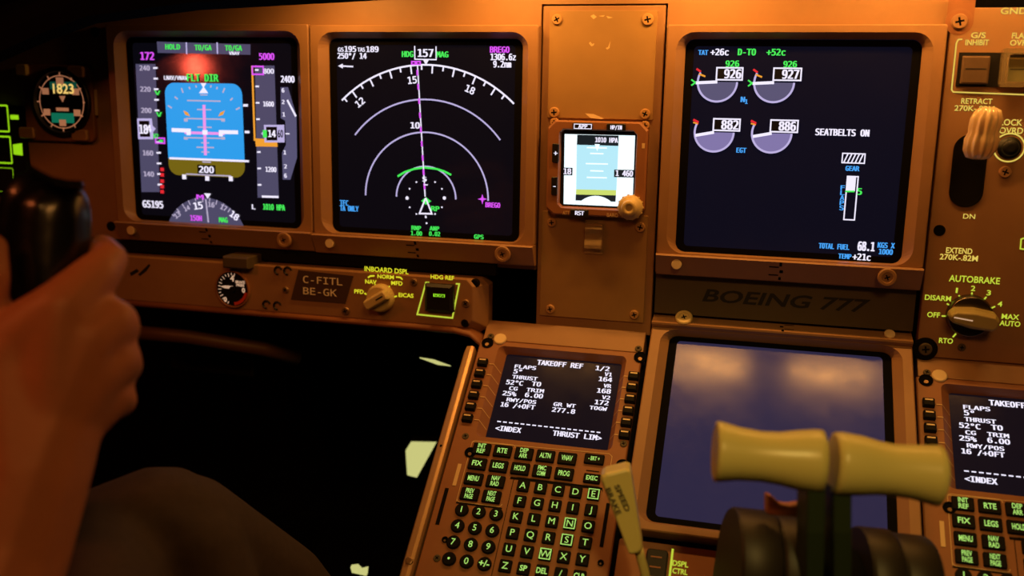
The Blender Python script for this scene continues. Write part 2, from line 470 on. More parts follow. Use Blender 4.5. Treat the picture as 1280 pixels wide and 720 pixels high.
for x, y in ((307, 131.7), (309, 165)): i.r(x - 3, y - 1.6, x + 3, y + 1.6, W, .0003)
i.put('attitude_ball', pfd)
i = Ink(PM)
i.poly([(318.5, 82), (343, 82), (348.5, 248), (322, 247)], GR)
i.l([(315.3, 82), (318.5, 176)], 2.6, AM, .0003)
i.poly([(319, 173), (346.5, 174), (347, 183.5), (320, 183)], AM, .0003)
for k in range(8):
    y = 87.5 + 20.5 * k
    if 155 < y < 180: continue
    i.l([(319 + k * .5, y), (323.5 + k * .5, y)], 2.1, W, .0004)
for x, y, s in ((336, 89, '800'), (336, 130, '1600'), (339, 211.8, '1200')): i.t(s, x, y, 6, W, 13, bold=.035, w=.0013)
i.b(315.5, 83, 329.5, 93, 2, MG, .0005)
i.poly([(330, 156), (355.5, 156), (356, 178), (331, 178), (330.6, 171), (326.5, 167), (330.4, 163)], LV, .0005)
i.poly([(333, 158.5), (346.5, 158.5), (347, 175.5), (333.5, 175.5)], BLK, .0007)
i.r(329, 162.5, 334.2, 172, G, .0009); i.t('14', 340.5, 167, 8.5, W, 9, bold=.04, w=.0018); i.t('60', 351, 167, 9, BLK, 7, bold=.06, w=.0018)
i.l([(327.5, 245.6), (348.3, 246.2)], 2.6, W, .0004)
i.t('5000', 333.3, 70.6, 8, MG, 18.5, bold=.04)
i.t('1010 HPA', 342.5, 259, 7, G, 27, bold=.05); i.t('L', 317, 258.5, 6, W, 4, bold=.04)
i.put('altitude_tape', pfd)
i = Ink(PM)
i.poly([(350.8, 109), (360, 109), (370.6, 145), (371.3, 197), (363, 224.5), (353.5, 224.5), (352.5, 191), (357.5, 181), (356.5, 151), (351, 147.5)], GRF)
i.l([(359.3, 125), (370, 145.5)], 2.6, W, .0003)
for x, y, s in ((355, 113, '6'), (355.2, 127.5, '2'), (356, 143, '1'), (357.3, 190.5, '1'), (358, 208, '2'), (358, 219.5, '6')): i.t(s, x - 1, y, 5, W, 3, bold=.035, w=.0011)
i.l([(357, 167), (362, 167.3)], 1.6, W, .0003)
i.t('2400', 359.6, 99, 8, W, 16.5, bold=.05)
i.put('vertical_speed_scale', pfd)
i = Ink(PM)
pc = i.P(258.5, 305.5); ptop = i.P(257.5, 247); R_ = ptop[1] - pc[1]; yb = -.0172 * 1 + i.P(258, 280.3)[1] + .0172
a0 = math.degrees(math.asin(min(1, (yb - pc[1]) / R_)))
i.mb.flat(arc(pc, R_, a0, 180 - a0, 32), .0008, GR)
for k in range(-5, 6):
    an = 90 + 3 - k * 10
    r0 = R_ * (.9 if k % 2 == 0 else .94)
    p = arc(pc, r0, an, an, 1)[0]; q = arc(pc, R_, an, an, 1)[0]
    if p[1] > yb: i.mb.line([p, q], .0012, .0011, WD)
for s, x, y, h in (('15', 248, 257, 8.5), ('14', 234, 260.3, 5.5), ('13', 222, 268.5, 6), ('16', 264.5, 255.8, 6), ('17', 280, 259.6, 6), ('18', 293.5, 269.5, 8)):
    i.t(s, x, y, h, W if h > 7 else WD, None, bold=.045, w=.0013, rot=(258 - x) * .017)
i.l([(257.5, 249), (260.8, 278)], 2, WD, .0005)
i.poly([(255.5, 241.5), (264, 242), (260, 248.5)], W, .0006); i.t('M', 250.5, 246.2, 5.5, MG, 9, bold=.06, w=.0014)
i.t('150H', 245.5, 272.5, 6.5, MG, 14, bold=.05, w=.0014); i.t('MAG', 279.5, 274.8, 6, G, 10.5, bold=.05, w=.0014)
i.put('heading_dial', pfd)

# ---- navigation display symbols
i = Ink(PM)
i.t('195', 438, 61.3, 7, W, 14, bold=.045); i.t('GS', 426, 62, 5, W, 7, bold=.04)
i.t('TAS', 451.5, 62, 5, W, 9, bold=.04); i.t('189', 465.5, 61.5, 7, W, 15, bold=.045)
i.t('250°/ 14', 440, 69.8, 7, W, 36, bold=.045)
i.l([(428, 82.6), (441.5, 83.2)], 1.8, W); i.poly([(422.5, 82.4), (428.5, 79.6), (428.5, 85.6)], W)
i.put('wind_readouts', nd); i = Ink(PM)
i.t('HDG', 509.5, 67.6, 7, G, 14, bold=.045); i.t('MAG', 553, 68, 7, G, 14.5, bold=.045)
i.l([(518.3, 57.5), (518.5, 74), (545.2, 74.6), (545, 58)], 1.5, W); i.t('157', 532, 66.2, 9.5, W, 19, bold=.045)
i.put('heading_readout', nd); i = Ink(PM)
i.t('BREGO', 624.6, 62, 7.5, MG, 24, bold=.035); i.t('1306.6z', 629, 71.2, 8, W, 31, bold=.045); i.t('9.2nm', 627.8, 80.2, 8, W, 22, bold=.045)
i.put('waypoint_readout', nd); i = Ink(PM)
i.t('TFC', 430, 253.6, 6.5, CY_, 10, bold=.05); i.t('TA ONLY', 436.5, 260.6, 6.5, CY_, 23, bold=.05)
i.put('traffic_note', nd); i = Ink(PM)
for s, x, y in (('RNP', 520.3, 285), ('1.00', 520.6, 291.6), ('ANP', 543, 285.6), ('0.02', 543.2, 292.3), ('GPS', 598.5, 296)): i.t(s, x, y, 5.2, G, 13.5 if len(s) > 3 else 11.5, bold=.05)
i.put('accuracy_readout', nd)
i = Ink(PM)
nc = i.P(532.3, 247.5)
R4 = i.P(532, 81)[1] - nc[1]
def nd_arc(r, a0, a1, wd=.0016): i.mb.line(arc(nc, r, a0, a1, 72), wd, .0008, LV)
i.mb.line(arc(nc, R4, 46.5, 133.5, 72), .0018, .0008, W)
nd_arc(R4 * .745, 38, 141.5); nd_arc(R4 * .5, 0, 180); nd_arc(R4 * .242, 0, 180)
for hd in range(110, 206, 5):
    an = 90 - (hd - 157)
    if not 47 < an < 133: continue
    L_ = .0085 if hd % 10 == 0 else .005
    p, q = arc(nc, R4, an, an, 1)[0], arc(nc, R4 - L_, an, an, 1)[0]
    i.mb.line([p, q], .0016, .0008, W)
for s, hd in (('12', 120), ('15', 150), ('18', 180)):
    an = 90 - (hd - 157); p = arc(nc, R4 - .0145, an, an, 1)[0]
    i.mb.text(s, p[0], p[1], .0068, W, .0008, rot=math.radians(an - 90), bold=.02, font='mono')
i.t('10', 519, 156.7, 7.5, W, 11, bold=.04); i.t('5', 530.7, 224, 5.5, W, 5, bold=.04)
i.poly([(528.3, 73.6), (536.5, 73.8), (532.4, 81.5)], W)
i.put('compass_arcs', nd)
i = Ink(PM)
i.l([(522, 82), (531.5, 246)], 1.6, W, .0002)
for k in range(9):
    a_ = k / 9 + .02; b_ = a_ + .045
    i.l([(521.4 + 10 * a_, 84 + 160 * a_), (521.4 + 10 * b_, 84 + 160 * b_)], 2.4, MG, .0004)
i.b(514.8, 77, 519.3, 80.6, 1.8, MG, .0004); i.b(521, 77, 525.5, 80.6, 1.8, MG, .0004)
i.poly([(603, 242.5), (604.4, 247.4), (609, 248.8), (604.4, 250.2), (603, 255.5), (601.6, 250.2), (597, 248.8), (601.6, 247.4)], MG, .0003)
i.t('BREGO', 616, 256.3, 6, MG, 18, bold=.05)
i.put('route_line', nd)
i = Ink(PM)
g_c = nc; gp = [i.P(497, 220.5), i.P(506, 215), i.P(518, 211), i.P(531, 209.4), i.P(545, 211), i.P(555, 214), i.P(564, 218.6)]
i.mb.line(gp, .0021, .0009, G)
i.poly([(532.5, 246.5), (539, 251.5), (532.5, 256), (526.5, 251.2)], G, .0001)
i.t('RP', 544, 260.8, 6, G, 10, bold=.05)
i.put('altitude_range_arc', nd)
i = Ink(PM)
i.l([(532.2, 247.5), (524.6, 266.8), (540, 267.2), (532.4, 247.5)], 2, W, .0006)
for k in range(12):
    an = math.radians(30 * k + 15) if False else math.radians(30 * k)
    x, y = 532.3 + 23.3 * math.cos(an), 247.5 + 23 * math.sin(an)
    i.dot(x, y, 2.2 if k in (0, 6) else 1.1, W, .0004)
i.dot(532.3, 271.5, 1.3, W); i.dot(533.2, 279, 1.2, W)
i.l([(530, 231), (535, 231)], 1.4, W, .0005)
i.put('aircraft_symbol', nd)

# ---- engine display symbols
def gauge(name, cx, cy, r, box, val, ref, fill, needle, marks):
    i = Ink(PM)
    c = i.P(cx, cy); R_ = r * i.k(cx, cy)[1]
    tip = i.P(*needle)
    an = math.degrees(math.atan2(tip[1] - c[1], tip[0] - c[0])) % 360
    i.mb.flat([c] + arc(c, R_, an, 360, 30), .0008, fill)
    i.mb.line(arc(c, R_, 152, 360, 50), .0019, .0010, LV)
    i.mb.line([c, tip], .0028, .0013, W)
    x0, y0, x1, y1 = box
    i.r(x0, y0, x1, y1, BLK, .0003); i.b(x0, y0, x1, y1, 1.9, W, .0006)
    i.t(val, (x0 + x1) / 2 + 4, (y0 + y1) / 2, 11, W, 20.5, bold=.035, w=.0016)
    for pts, mt, wd in marks: i.l(pts, wd, mt, .0007)
    if ref: i.t(ref, *PMref(x0, x1, y0), 7.5, G, 16.5, bold=.035)
    i.put(name, eicas)
def PMref(x0, x1, y0): return ((x0 + x1) / 2 + 3.5, y0 - 5)
for cx, cy, bx, v in ((896.7, 102.4, (896.3, 84.6, 927.6, 100), '926'), (967.6, 103.2, (967.6, 85.2, 1000.8, 100.6), '927')):
    gauge('thrust_dial', cx, cy, 24.6, bx, v, '926', GRF, (cx - 27, cy + 1.2),
          [([(cx - 26, cy - 16.5), (cx - 20.5, cy - 12.5)], RD, 2.6), ([(cx - 23, cy - 10), (cx - 15, cy - 6.8)], AM, 2.2),
           ([(cx - 32.5, cy - 3), (cx - 27.5, cy + .8), (cx - 32.5, cy + 4.5)], G, 1.9)])
for cx, cy, bx, v in ((892.6, 165.3, (892.4, 148.4, 924.3, 163.6), '882'), (964.6, 166.6, (963.8, 150, 996.6, 165.4), '886')):
    gauge('temperature_dial', cx, cy, 24.2, bx, v, None, GRL, (cx - 23.5, cy + 4),
          [([(cx - 26, cy - 15.8), (cx - 19.5, cy - 12.5)], RD, 2.8), ([(cx - 26, cy - 12.3), (cx - 20, cy - 10.6)], AM, 1.8), ([(cx - 20, cy - 13), (cx - 20.8, cy - 9.8)], RD, 1.8)])
i = Ink(PM)
i.t('TAT', 879, 65.6, 6, CY_, 12, bold=.045); i.t('+26c', 899.5, 65, 8, W, 22, bold=.04); i.t('D-TO', 933.6, 65, 8, G, 22, bold=.045); i.t('+52c', 970, 65.2, 8, G, 23, bold=.04)
i.put('temperature_readout', eicas); i = Ink(PM)
i.t('N', 928.6, 124.3, 6.5, CY_, 5, bold=.04); i.t('1', 933, 127, 5.5, CY_, 3, bold=.04); i.put('dial_name', eicas); i = Ink(PM)
i.t('EGT', 926.7, 187.8, 6, CY_, 12, bold=.05)
i.put('dial_name', eicas); i = Ink(PM)
i.t('SEATBELTS ON', 1052.8, 165.6, 8.2, W, 67, bold=.045)
i.put('message', eicas); i = Ink(PM)
i.t('TOTAL FUEL', 1042.5, 308, 6.5, CY_, 38, bold=.045); i.t('68.1', 1082.8, 308, 11, W, 20.5, bold=.045)
i.t('KGS X', 1107.8, 306.7, 6.5, CY_, 21, bold=.04); i.t('1000', 1107.3, 314.8, 6.5, CY_, 17, bold=.04)
i.t('TEMP', 1056, 320.4, 6, CY_, 16, bold=.04); i.t('+21c', 1077, 321.2, 8, W, 22, bold=.04)
i.put('fuel_readout', eicas)
i = Ink(PM)
i.b(1053.4, 191.6, 1080.4, 204.2, 1.5, W)
for k in range(5):
    x = 1054.5 + 4.8 * k
    i.l([(x, 203.6), (x + 5.5, 192.4)], 1.6, W)
i.t('GEAR', 1065.6, 210.6, 6, CY_, 17, bold=.04)
i.put('gear_indicator', eicas)
i = Ink(PM)
i.b(1059.4, 220.4, 1068, 275, 1.6, W); i.r(1059.4, 220.4, 1068.6, 239, W, .0002)
i.l([(1056.5, 239.2), (1068, 239.2)], 2, G, .0005); i.t('5', 1074.3, 239.4, 8, G, 6, bold=.04)
for k, ch in enumerate('FLAPS'): i.t(ch, 1053.4 - k * .35, 234.6 + 6.3 * k, 5.6, CY_, 5, bold=.04)
i.put('flap_indicator', eicas)

# ------------------------------------------------------------------ centre column
cc = thing('centre_panel', 'narrow brown panel with scuffed cover plates between the navigation and engine displays', 'panel', PM, (0.288, -0.13, 0))
mb = MB(); mb.prism(rr(0.2285, -0.292, 0.3478, 0.0312, .001), -0.01, -0.001, PAINT); mb.build('backing', cc, bev=.0008)
mb = MB(); mb.prism(rr(0.2355, -0.0765, 0.3405, 0.0265, .0015), -0.001, 0.0012, PLATE)
i = Ink(PM, .0013)
i.poly([(731, 141.5), (742, 142.5), (755, 148), (752, 149), (738, 147.5)], DOT)
for q in ([(736, 54), (738, 52), (740, 55), (743, 54), (742, 57), (739, 58)], [(757, 60), (760, 59), (763, 51), (762, 60), (759, 62)], [(738, 20), (742, 18), (746, 21), (742, 24)], [(748, 20), (756, 19), (754, 21)], [(758, 20), (766, 22), (760, 23)]):
    i.poly(q, PALE)
mb.v += i.mb.v; 
b0 = len(mb.v) - len(i.mb.v)
for f, k in zip(i.mb.f, i.mb.m):
    mb.f.append([x + b0 for x in f]); mb.m.append(mb.mi(i.mb.mats[k]))
mb.build('upper_plate', cc, bev=.0004)
mb = MB(); mb.prism(rr(0.2325, -0.2790, 0.3405, -0.170, .0015), -0.001, 0.0010, PLATE); mb.build('lower_plate', cc, bev=.0004)
for px, py, r in ((696.5, 24.5, .0052), (810, 24.5, .0058), (693, 140.5, .0052), (806.5, 142.5, .0050), (693.5, 153, .0046), (806.5, 157, .0046), (690, 278, .0046), (800.5, 284, .0050), (688, 386, .0046), (793, 393, .0046)):
    u, v = PM.at(px, py, .001); screw(cc, u, v, .0008, r, .0028, SCREWP)
mb = MB()                                      # wire ring beside the small display
u, v = PM.at(691.5, 265, .002)
mb.tube([(u + .0048 * math.cos(t * PI / 10), v + .0048 * math.sin(t * PI / 10), .0025) for t in range(21)], .0007, STEEL, 6, False); mb.build('ring', cc)

sb = thing('standby_display', 'small square standby display with bright white screen on the centre panel', 'display', PM, (0.288, -0.125, 0))
mb = MB(); o_ = [(0.2385, -0.086), (0.2455, -0.0785), (0.3300, -0.0785), (0.3375, -0.086), (0.3375, -0.163), (0.3300, -0.172), (0.2455, -0.172), (0.2385, -0.166)]
def oct_(d, w): 
    cx_, cy_ = 0.288, -0.125
    return [(cx_ + (p[0] - cx_) * (1 - d / .05), cy_ + (p[1] - cy_) * (1 - d / .047), w) for p in o_]
def oct8(p0, p1, ch, w):
    (a, b), (c, d) = p0, p1
    return [(a, d - ch, w), (a + ch, d, w), (c - ch, d, w), (c, d - ch, w), (c, b + ch, w), (c - ch, b, w), (a + ch, b, w), (a, b + ch, w)]
mb.loft([oct_(0, -.001), oct_(0, .009), oct_(.0015, .0105), oct8((.2500, -.1650), (.3275, -.0865), .004, .0105), oct8((.2515, -.1635), (.3262, -.0880), .003, .005), oct8((.2515, -.1635), (.3262, -.0880), .003, .003)], PAINTD, False, False)
mb.build('bezel', sb)
mb = MB(); mb.prism(rr(.2510, -.164, .3268, -.0875, .002), .0, .0046, BLACK); mb.build('screen', sb)
SW = glow('small display white', (232, 250, 255), 1.25); SB_ = glow('small display pale blue', (176, 226, 240), 1.1); SG = glow('small display yellow green', (206, 222, 110), 1.0); SK = glow('small display dark', (36, 44, 48), .6)
i = Ink(PM, .0052)
def z(x, y): return 680 + x / 3.6, 130 + y / 3.6
i.poly([z(93, 135), z(410, 142), z(398, 464), z(88, 450)], SW)
i.poly([z(148, 182), z(335, 188), z(326, 388), z(145, 384)], SB_, .0002)
i.poly([z(150, 138), z(336, 142), z(335, 189), z(148, 184)], SK, .0002)
i.t('1010 HPA', *z(282, 162), 6, W, 28, bold=.04, w=.0057)
i.poly([z(145, 384), z(325, 388), z(324, 411), z(144, 407)], SG, .0003)
i.poly([z(143, 407), z(324, 411), z(322, 440), z(142, 434)], SK, .0003)
c = i.P(*z(233, 520)); rad = i.P(*z(233, 413))[1] - c[1]
i.mb.flat(arc(c, rad, 45, 135, 20), .0056, SW)
i.poly([z(88, 286), z(129, 287), z(128, 321), z(87, 320)], SK, .0003); i.t('18', *z(106, 303), 7, W, 9, bold=.04, w=.0058)
i.poly([z(316, 295), z(406, 297), z(405, 331), z(315, 329)], SK, .0003); i.t('1 460', *z(362, 312), 7, W, 21, bold=.04, w=.0058)
for k, wd in ((196, 90), (222, 60), (268, 100), (300, 60), (330, 90)): i.l([z(238 - wd / 2, k), z(238 + wd / 2, k + 2)], 1.6, SW, .0005)
i.poly([z(228, 180), z(252, 181), z(240, 212)], SW, .0006)
i.put('screen_symbols', sb)
def sbtn(x0, y0, x1, y1, s, border=False, tw=None, h=5):
    mb = MB(); a = PM.at(*z(x0, y1), .0105); b = PM.at(*z(x1, y0), .0105)
    mb.raised(a[0], a[1], b[0], b[1], .0012, .009, .0125, .0006, BLACK); o = mb.build('button', sb)
    i = Ink(PM, .0127); i.t(s, *z((x0 + x1) / 2, (y0 + y1) / 2), h, W, tw, bold=.04)
    if border: i.b(*z(x0 + 6, y0 + 4), *z(x1 - 6, y1 - 4), 1, W)
    i.mb.build('legend', o)
sbtn(130, 86, 219, 116, 'APP', True, 11); sbtn(282, 90, 368, 121, 'HP/IN', False, 14)
sbtn(37, 178, 68, 262, '+', False, None, 6); sbtn(33, 328, 62, 408, '-', False, None, 7); sbtn(119, 476, 201, 506, 'RST', False, 11)
i = Ink(PM, .0107); i.t('ATT', *z(99, 490), 4.5, PALE, 8.5, bold=.045); i.t('BARO', *z(308, 500), 4.5, PALE, 14, bold=.045)
i.r(*z(441, 176), *z(453, 200), PALE); i.put('lettering', sb)
u, v = PM.at(787, 260, .02)
mb = MB(); mb.lathe((u, v, .010), [(.0118, -.001), (.0122, .006), (.0108, .0085), (.0082, .009), (.0078, .014), (.0066, .0158), (.0035, .0158), (.003, .0150)], IVORY, 28)
for k in range(14):
    t = 2 * PI * k / 14; mb.tube([(u + .0121 * math.cos(t), v + .0121 * math.sin(t), .0105), (u + .0121 * math.cos(t), v + .0121 * math.sin(t), .0160)], .0009, IVORY, 6)
mb.build('knob', sb, smooth=True)

CLEAR = pbr('clear plastic', (240, 215, 170), 0.12); CLEAR.node_tree.nodes['Principled BSDF'].inputs['Transmission Weight'].default_value = 0.75
CLEAR.node_tree.nodes['Principled BSDF'].inputs['IOR'].default_value = 1.35
cl = thing('document_clip', 'small clear plastic clip below the bright standby display', 'clip', PM, (0.2875, -0.195, .001))
mb = MB(); mb.prism(rr(.2775, -.2110, .2968, -.1765, .001), .0011, .0025, CLEAR); mb.build('back_plate', cl)
mb = MB()
pr = [(-.180, .0025), (-.181, .006), (-.185, .0085), (-.190, .006), (-.196, .0062), (-.201, .0095), (-.2045, .0095), (-.2045, .0075), (-.2005, .0073), (-.196, .0042), (-.189, .0040), (-.184, .0065), (-.182, .005), (-.182, .0025)]
mb.loft([[(.2785, a, b) for a, b in pr], [(.2958, a, b) for a, b in pr]], CLEAR, True, True); mb.build('spring_jaw', cl)

# ---- name strip under the engine display
ns = thing('name_strip', 'dark drab strip with slanted maker lettering under the engine display', 'panel', PM, (.474, -.248, 0))
mb = MB(); mb.prism([(.3505, -.268), (.5945, -.268), (.5945, -.2275), (.3505, -.2275)], -.016, -.003, DARKP); mb.build('strip', ns)
i = Ink(PM, -.0027); i.t('BOEING 777', 978, 375.5, 15, NAVY, 205, bold=.05, shear=.35); i.put('lettering', ns)

# ------------------------------------------------------------------ clock
ck = thing('clock', 'round black faced clock with small digit windows at the far end of the panel', 'clock', PM, (-.338, -.072, 0))
mb = MB(); mb.raised(-.385, -.1165, -.2925, -.030, .008, -.003, .003, .001, PAINTD); mb.build('bezel', ck)
cu, cv = PM.at(76.5, 127.5, .004)
mb = MB(); mb.lathe((cu, cv, 0), [(.0395, .002), (.0395, .0065), (.0385, .0075), (.0345, .0075), (.0335, .0045), (.033, .0032)], BLACK, 48); mb.build('dial', ck)
CKW = pbr('clock markings', (255, 214, 170), .6)
CKW.node_tree.nodes['Principled BSDF'].inputs['Emission Color'].default_value = (*lin((214, 140, 100)), 1); CKW.node_tree.nodes['Principled BSDF'].inputs['Emission Strength'].default_value = .45
CKD = glow('clock digits', (240, 200, 110), 1.0); CKG = glow('clock green window', (8, 62, 48), 1.0); CKT = glow('clock teal window', (14, 104, 78), 1.0)
i = Ink(PM, .0036)
c = (cu, cv)
i.mb.line(arc(c, .0295, 0, 360, 60), .0012, .0034, CKW)
for k in range(12):
    a = 30 * k; i.mb.line([arc(c, .0285, a, a, 1)[0], arc(c, .034 if k % 3 else .035, a, a, 1)[0]], .0015, .0036, CKW)
for a, s in ((90, .005), (30, .0045), (150, .0045), (210, .0045), (330, .0045), (270, .0045)):
    p = arc(c, .0235, a, a, 1)[0]
    i.mb.rect(p[0] - s, p[1] - s * .8, p[0] + s, p[1] + s * .8, .0040, CKW)
i.put('dial_marks', ck)
i = Ink(PM, .0038)
i.r(62, 102, 96, 112, CKG); i.t('1823', 79.5, 111, 11.5, CKD, 26, bold=.05, w=.0044); i.r(64, 141, 93, 154, CKT); i.r(70, 134.5, 86, 139, CKW)
i.poly([(74, 120), (82, 120), (78.5, 128)], CKW, .0002)
i.put('digit_windows', ck)
for px, py, sx in ((28.5, 87.5, .0075), (96, 90, .011), (35, 166, .0105), (101, 169, .0105)):
    u, v = PM.at(px, py, .004); mb = MB(); mb.raised(u - sx, v - .0065, u + sx, v + .0065, .003, .002, .0075, .0012, IVORY if sx < .01 else PAINT); mb.build('button', ck)
i = Ink(PM, .0032); i.l([(119.3, 112), (120.8, 144)], 4.5, PALE); i.put('side_label', ck)

# ------------------------------------------------------------------ green lit switches at the left edge
sp = thing('selector_panel', 'black panel of green outlined lit buttons left of the clock', 'switch panel', PM, (-.43, -.13, 0))
mb = MB(); mb.prism(rr(-.475, -.182, -.3885, -.078, .002), -.003, .002, SHADE); mb.build('plate', sp, bev=.0008)
for y0, y1, x1, mt in ((131, 164, 10.5, GREENF), (170, 203, 14, GREENF), (210, 238, 17, GREENF)):
    a = PM.at(-30, y1, .004); b = PM.at(x1, y0, .004)
    mb = MB(); mb.raised(a[0], a[1], b[0], b[1], .002, .002, .005, .0006, BLACK); o = mb.build('button', sp)
    mb = MB(); mb.loft([rr(a[0], a[1], b[0], b[1], .0015, .0052), rr(a[0] + .0018, a[1] + .0018, b[0] - .0018, b[1] - .0018, .001, .0052)] if y0 < 200 else
                       [rr(a[0], a[1], b[0], b[1], .0015, .0052), rr(a[0] + .0006, a[1] + .0006, b[0] - .0006, b[1] - .0006, .001, .0052)], mt, False, False)
    mb.build('lit_outline', o)
i = Ink(PM, .0026); i.r(10, 143.5, 23.5, 149.5, GREENF); i.poly([(14, 181), (27.5, 179), (28.5, 194.5), (17, 193)], GREENF); i.put('lit_tab', sp)

# ------------------------------------------------------------------ lower panel under the navigation display
LW = .020
lp = thing('gauge_console', 'brown strip panel with gauge, placard and selector below the navigation display', 'panel', PM, (0, -.27, 0))
mb = MB()
f0 = [(-.32, -.2425), (.1585, -.2425), (.1655, -.2500), (.1655, -.286), (.155, -.2935), (-.32, -.2935)]
b0_ = [(-.32, -.2425), (.170, -.2425), (.178, -.2500), (.178, -.296), (.165, -.304), (-.32, -.304)]
mb.loft([[(x, y, -.012) for x, y in b0_], [(x, y, .004) for x, y in b0_], [(x, y, LW) for x, y in f0]], PAINT, True, True)
mb.build('plate', lp, bev=.001)
mb = MB()                                      # rounded lip along the lower edge
pth = [(-.32, -.2975), (.10, -.2975), (.145, -.2980), (.163, -.3010), (.1735, -.3090), (.1785, -.322)]
mb.loft([[(x, y + .0052 * math.cos(t), .010 + .013 * math.sin(t)) for t in [2 * PI * k / 14 for k in range(14)]] for x, y in pth], PAINTD, True, True)
mb.build('lip', lp, smooth=True)
mb = MB(); mb.prism([(-.32, -.2400), (.185, -.2400), (.185, -.2275), (-.32, -.2275)], -.010, .003, SHADE); mb.build('recess_strip', lp)
i = Ink(PM, LW + .0003)
i.poly([(172.5, 343), (180, 336), (186, 330), (188, 331.5), (183, 339), (175, 345)], NAVY); i.poly([(162, 341), (171, 336), (174, 339), (164, 345)], NAVY)
i.put('scuff_marks', lp)
i = Ink(PM, LW + .0008)
pl = [(373, 337.5), (441.5, 345), (431.5, 379.5), (363.5, 374)]
a = i.P(372, 340); b = i.P(437, 378)
pl = [i.P(373, 337.5), i.P(441.5, 345), i.P(431.5, 379.5), i.P(363.5, 374.5)]
i.mb.prism(pl, LW - .0002, LW + .0008, PLAQUE)
i.t('C-FITL', 403.3, 350.7, 8.5, PLATXT, 49, font='mono', bold=.012, w=LW + .0011); i.t('BE-GK', 400, 364.8, 8.5, PLATXT, 42, font='mono', bold=.012, w=LW + .0011)
i.put('placard', lp)
i = Ink(PM, LW + .0004)
i.t('INBOARD DSPL', 483, 337.8, 5.8, LEGENDT, 55, bold=.04, rot=-.01); i.t('NORM', 482, 346, 4.6, LEGENDT, 20.5, bold=.04)
i.t('NAV', 463.5, 352.3, 4.8, LEGENDT, 14, bold=.04); i.t('MFD', 496, 354, 4.8, LEGENDT, 14, bold=.04); i.t('PFD', 448.7, 364.5, 4.8, LEGENDT, 11.5, bold=.04); i.t('EICAS', 507.5, 369.2, 4.8, LEGENDT, 18.5, bold=.04)
for q in ([(460, 347), (463, 345), (468, 344.8)], [(495, 346.2), (500.5, 346.8), (503, 349.5)], [(468.5, 355.5), (472, 360)], [(487, 357.5), (484, 363)], [(455.5, 366.5), (459, 368.5)], [(496, 370), (489.5, 372.3)]):
    i.l(q, 1.7, LEGENDT)
i.put('selector_lettering', lp); i = Ink(PM, LW + .0004)
i.t('HDG REF', 553, 346.7, 5, LEGENDT, 29.5, bold=.04)
i.put('switch_lettering', lp)
# selector knob
ku, kv = PM.at(472.5, 374, LW + .01)
mb = MB(); mb.lathe((ku, kv, LW), [(.0150, 0), (.0150, .006), (.0140, .0095), (.0125, .0105)], IVORY, 32)
t = .55
ca, sa = math.cos(t), math.sin(t)
def rot_(x, y): return (ku + ca * x - sa * y, kv + sa * x + ca * y)
bar = [(-.0128, -.0062), (.0128, -.0062), (.0138, -.003), (.0138, .003), (.0128, .0062), (-.0128, .0062), (-.0138, .003), (-.0138, -.003)]
mb.loft([[(*rot_(x, y), LW + .010) for x, y in bar], [(*rot_(x, y * .8), LW + .018) for x, y in bar], [(*rot_(x * .95, y * .65), LW + .0195) for x, y in bar]], IVORY)
mb.flat([rot_(x, y) for x, y in ((.0015, -.0008), (.0105, -.0008), (.0105, .0008), (.0015, .0008))], LW + .0197, NAVY)
mb.build('selector_knob', lp, bev=.0007)
# reference switch with lit outline
mb = MB(); a = PM.at(532, 388, LW + .003); b = PM.at(567.5, 356, LW + .003)
mb.raised(a[0], a[1], b[0], b[1], .001, LW - .001, LW + .008, .003, BLACK); o = mb.build('push_switch', lp, bev=.0004)
i = Ink(PM, LW + .0083); i.r(541.5, 367, 556, 372, glow('lit green bar', (150, 230, 40), 1.0)); i.t('NORM', 549, 369.6, 3.6, NAVY, 12, bold=.045, w=LW + .0087); i.mb.build('legend', o)
i = Ink(PM, LW + .0005); q = [i.P(532.5, 353), i.P(574, 355), i.P(565.5, 397.5), i.P(521.5, 393)]
a = i.P(527, 395.5); b = i.P(570.5, 354)
mb = MB(); q4 = [(p[0], p[1]) for p in q]
mb.line([( (q4[0][0]*.9+q4[1][0]*.1), q4[0][1]), q4[0], q4[3], q4[2], q4[1], (q4[1][0]*.9+q4[0][0]*.1, q4[1][1])], .0016, LW + .0006, LEGENDG); mb.build('lit_outline', lp)
for px, py, r in ((517.5, 352.5, .0040), (357.5, 362, .0036), (432.5, 388.5, .0044), (582.5, 379, .0042)):
    u, v = PM.at(px, py, LW); screw(lp, u, v, LW, r, .0025, STEEL)
for px, py in ((594, 354), (583, 402.5)):
    u, v = PM.at(px, py, LW - .006); screw(lp, u, v, LW - .004 if px < 590 else LW - .007, .0048, .0042, SHADE)
for px, py in ((348, 338), (360, 338.5), (347, 382), (333.5, 380.5)):
    u, v = PM.at(px, py, LW); mb = MB(); mb.tube([(u + .0042 * math.cos(t * PI / 10), v + .0042 * math.sin(t * PI / 10), LW + .001) for t in range(1, 16)], .0011, BLACK, 6); mb.build('wire_loop', lp)
mb = MB(); a = PM.at(285, 333, LW); b = PM.at(317, 320, LW); mb.raised(a[0], a[1], b[0], b[1], .0015, -.002, LW + .012, .002, DARKP); mb.build('tab', lp)

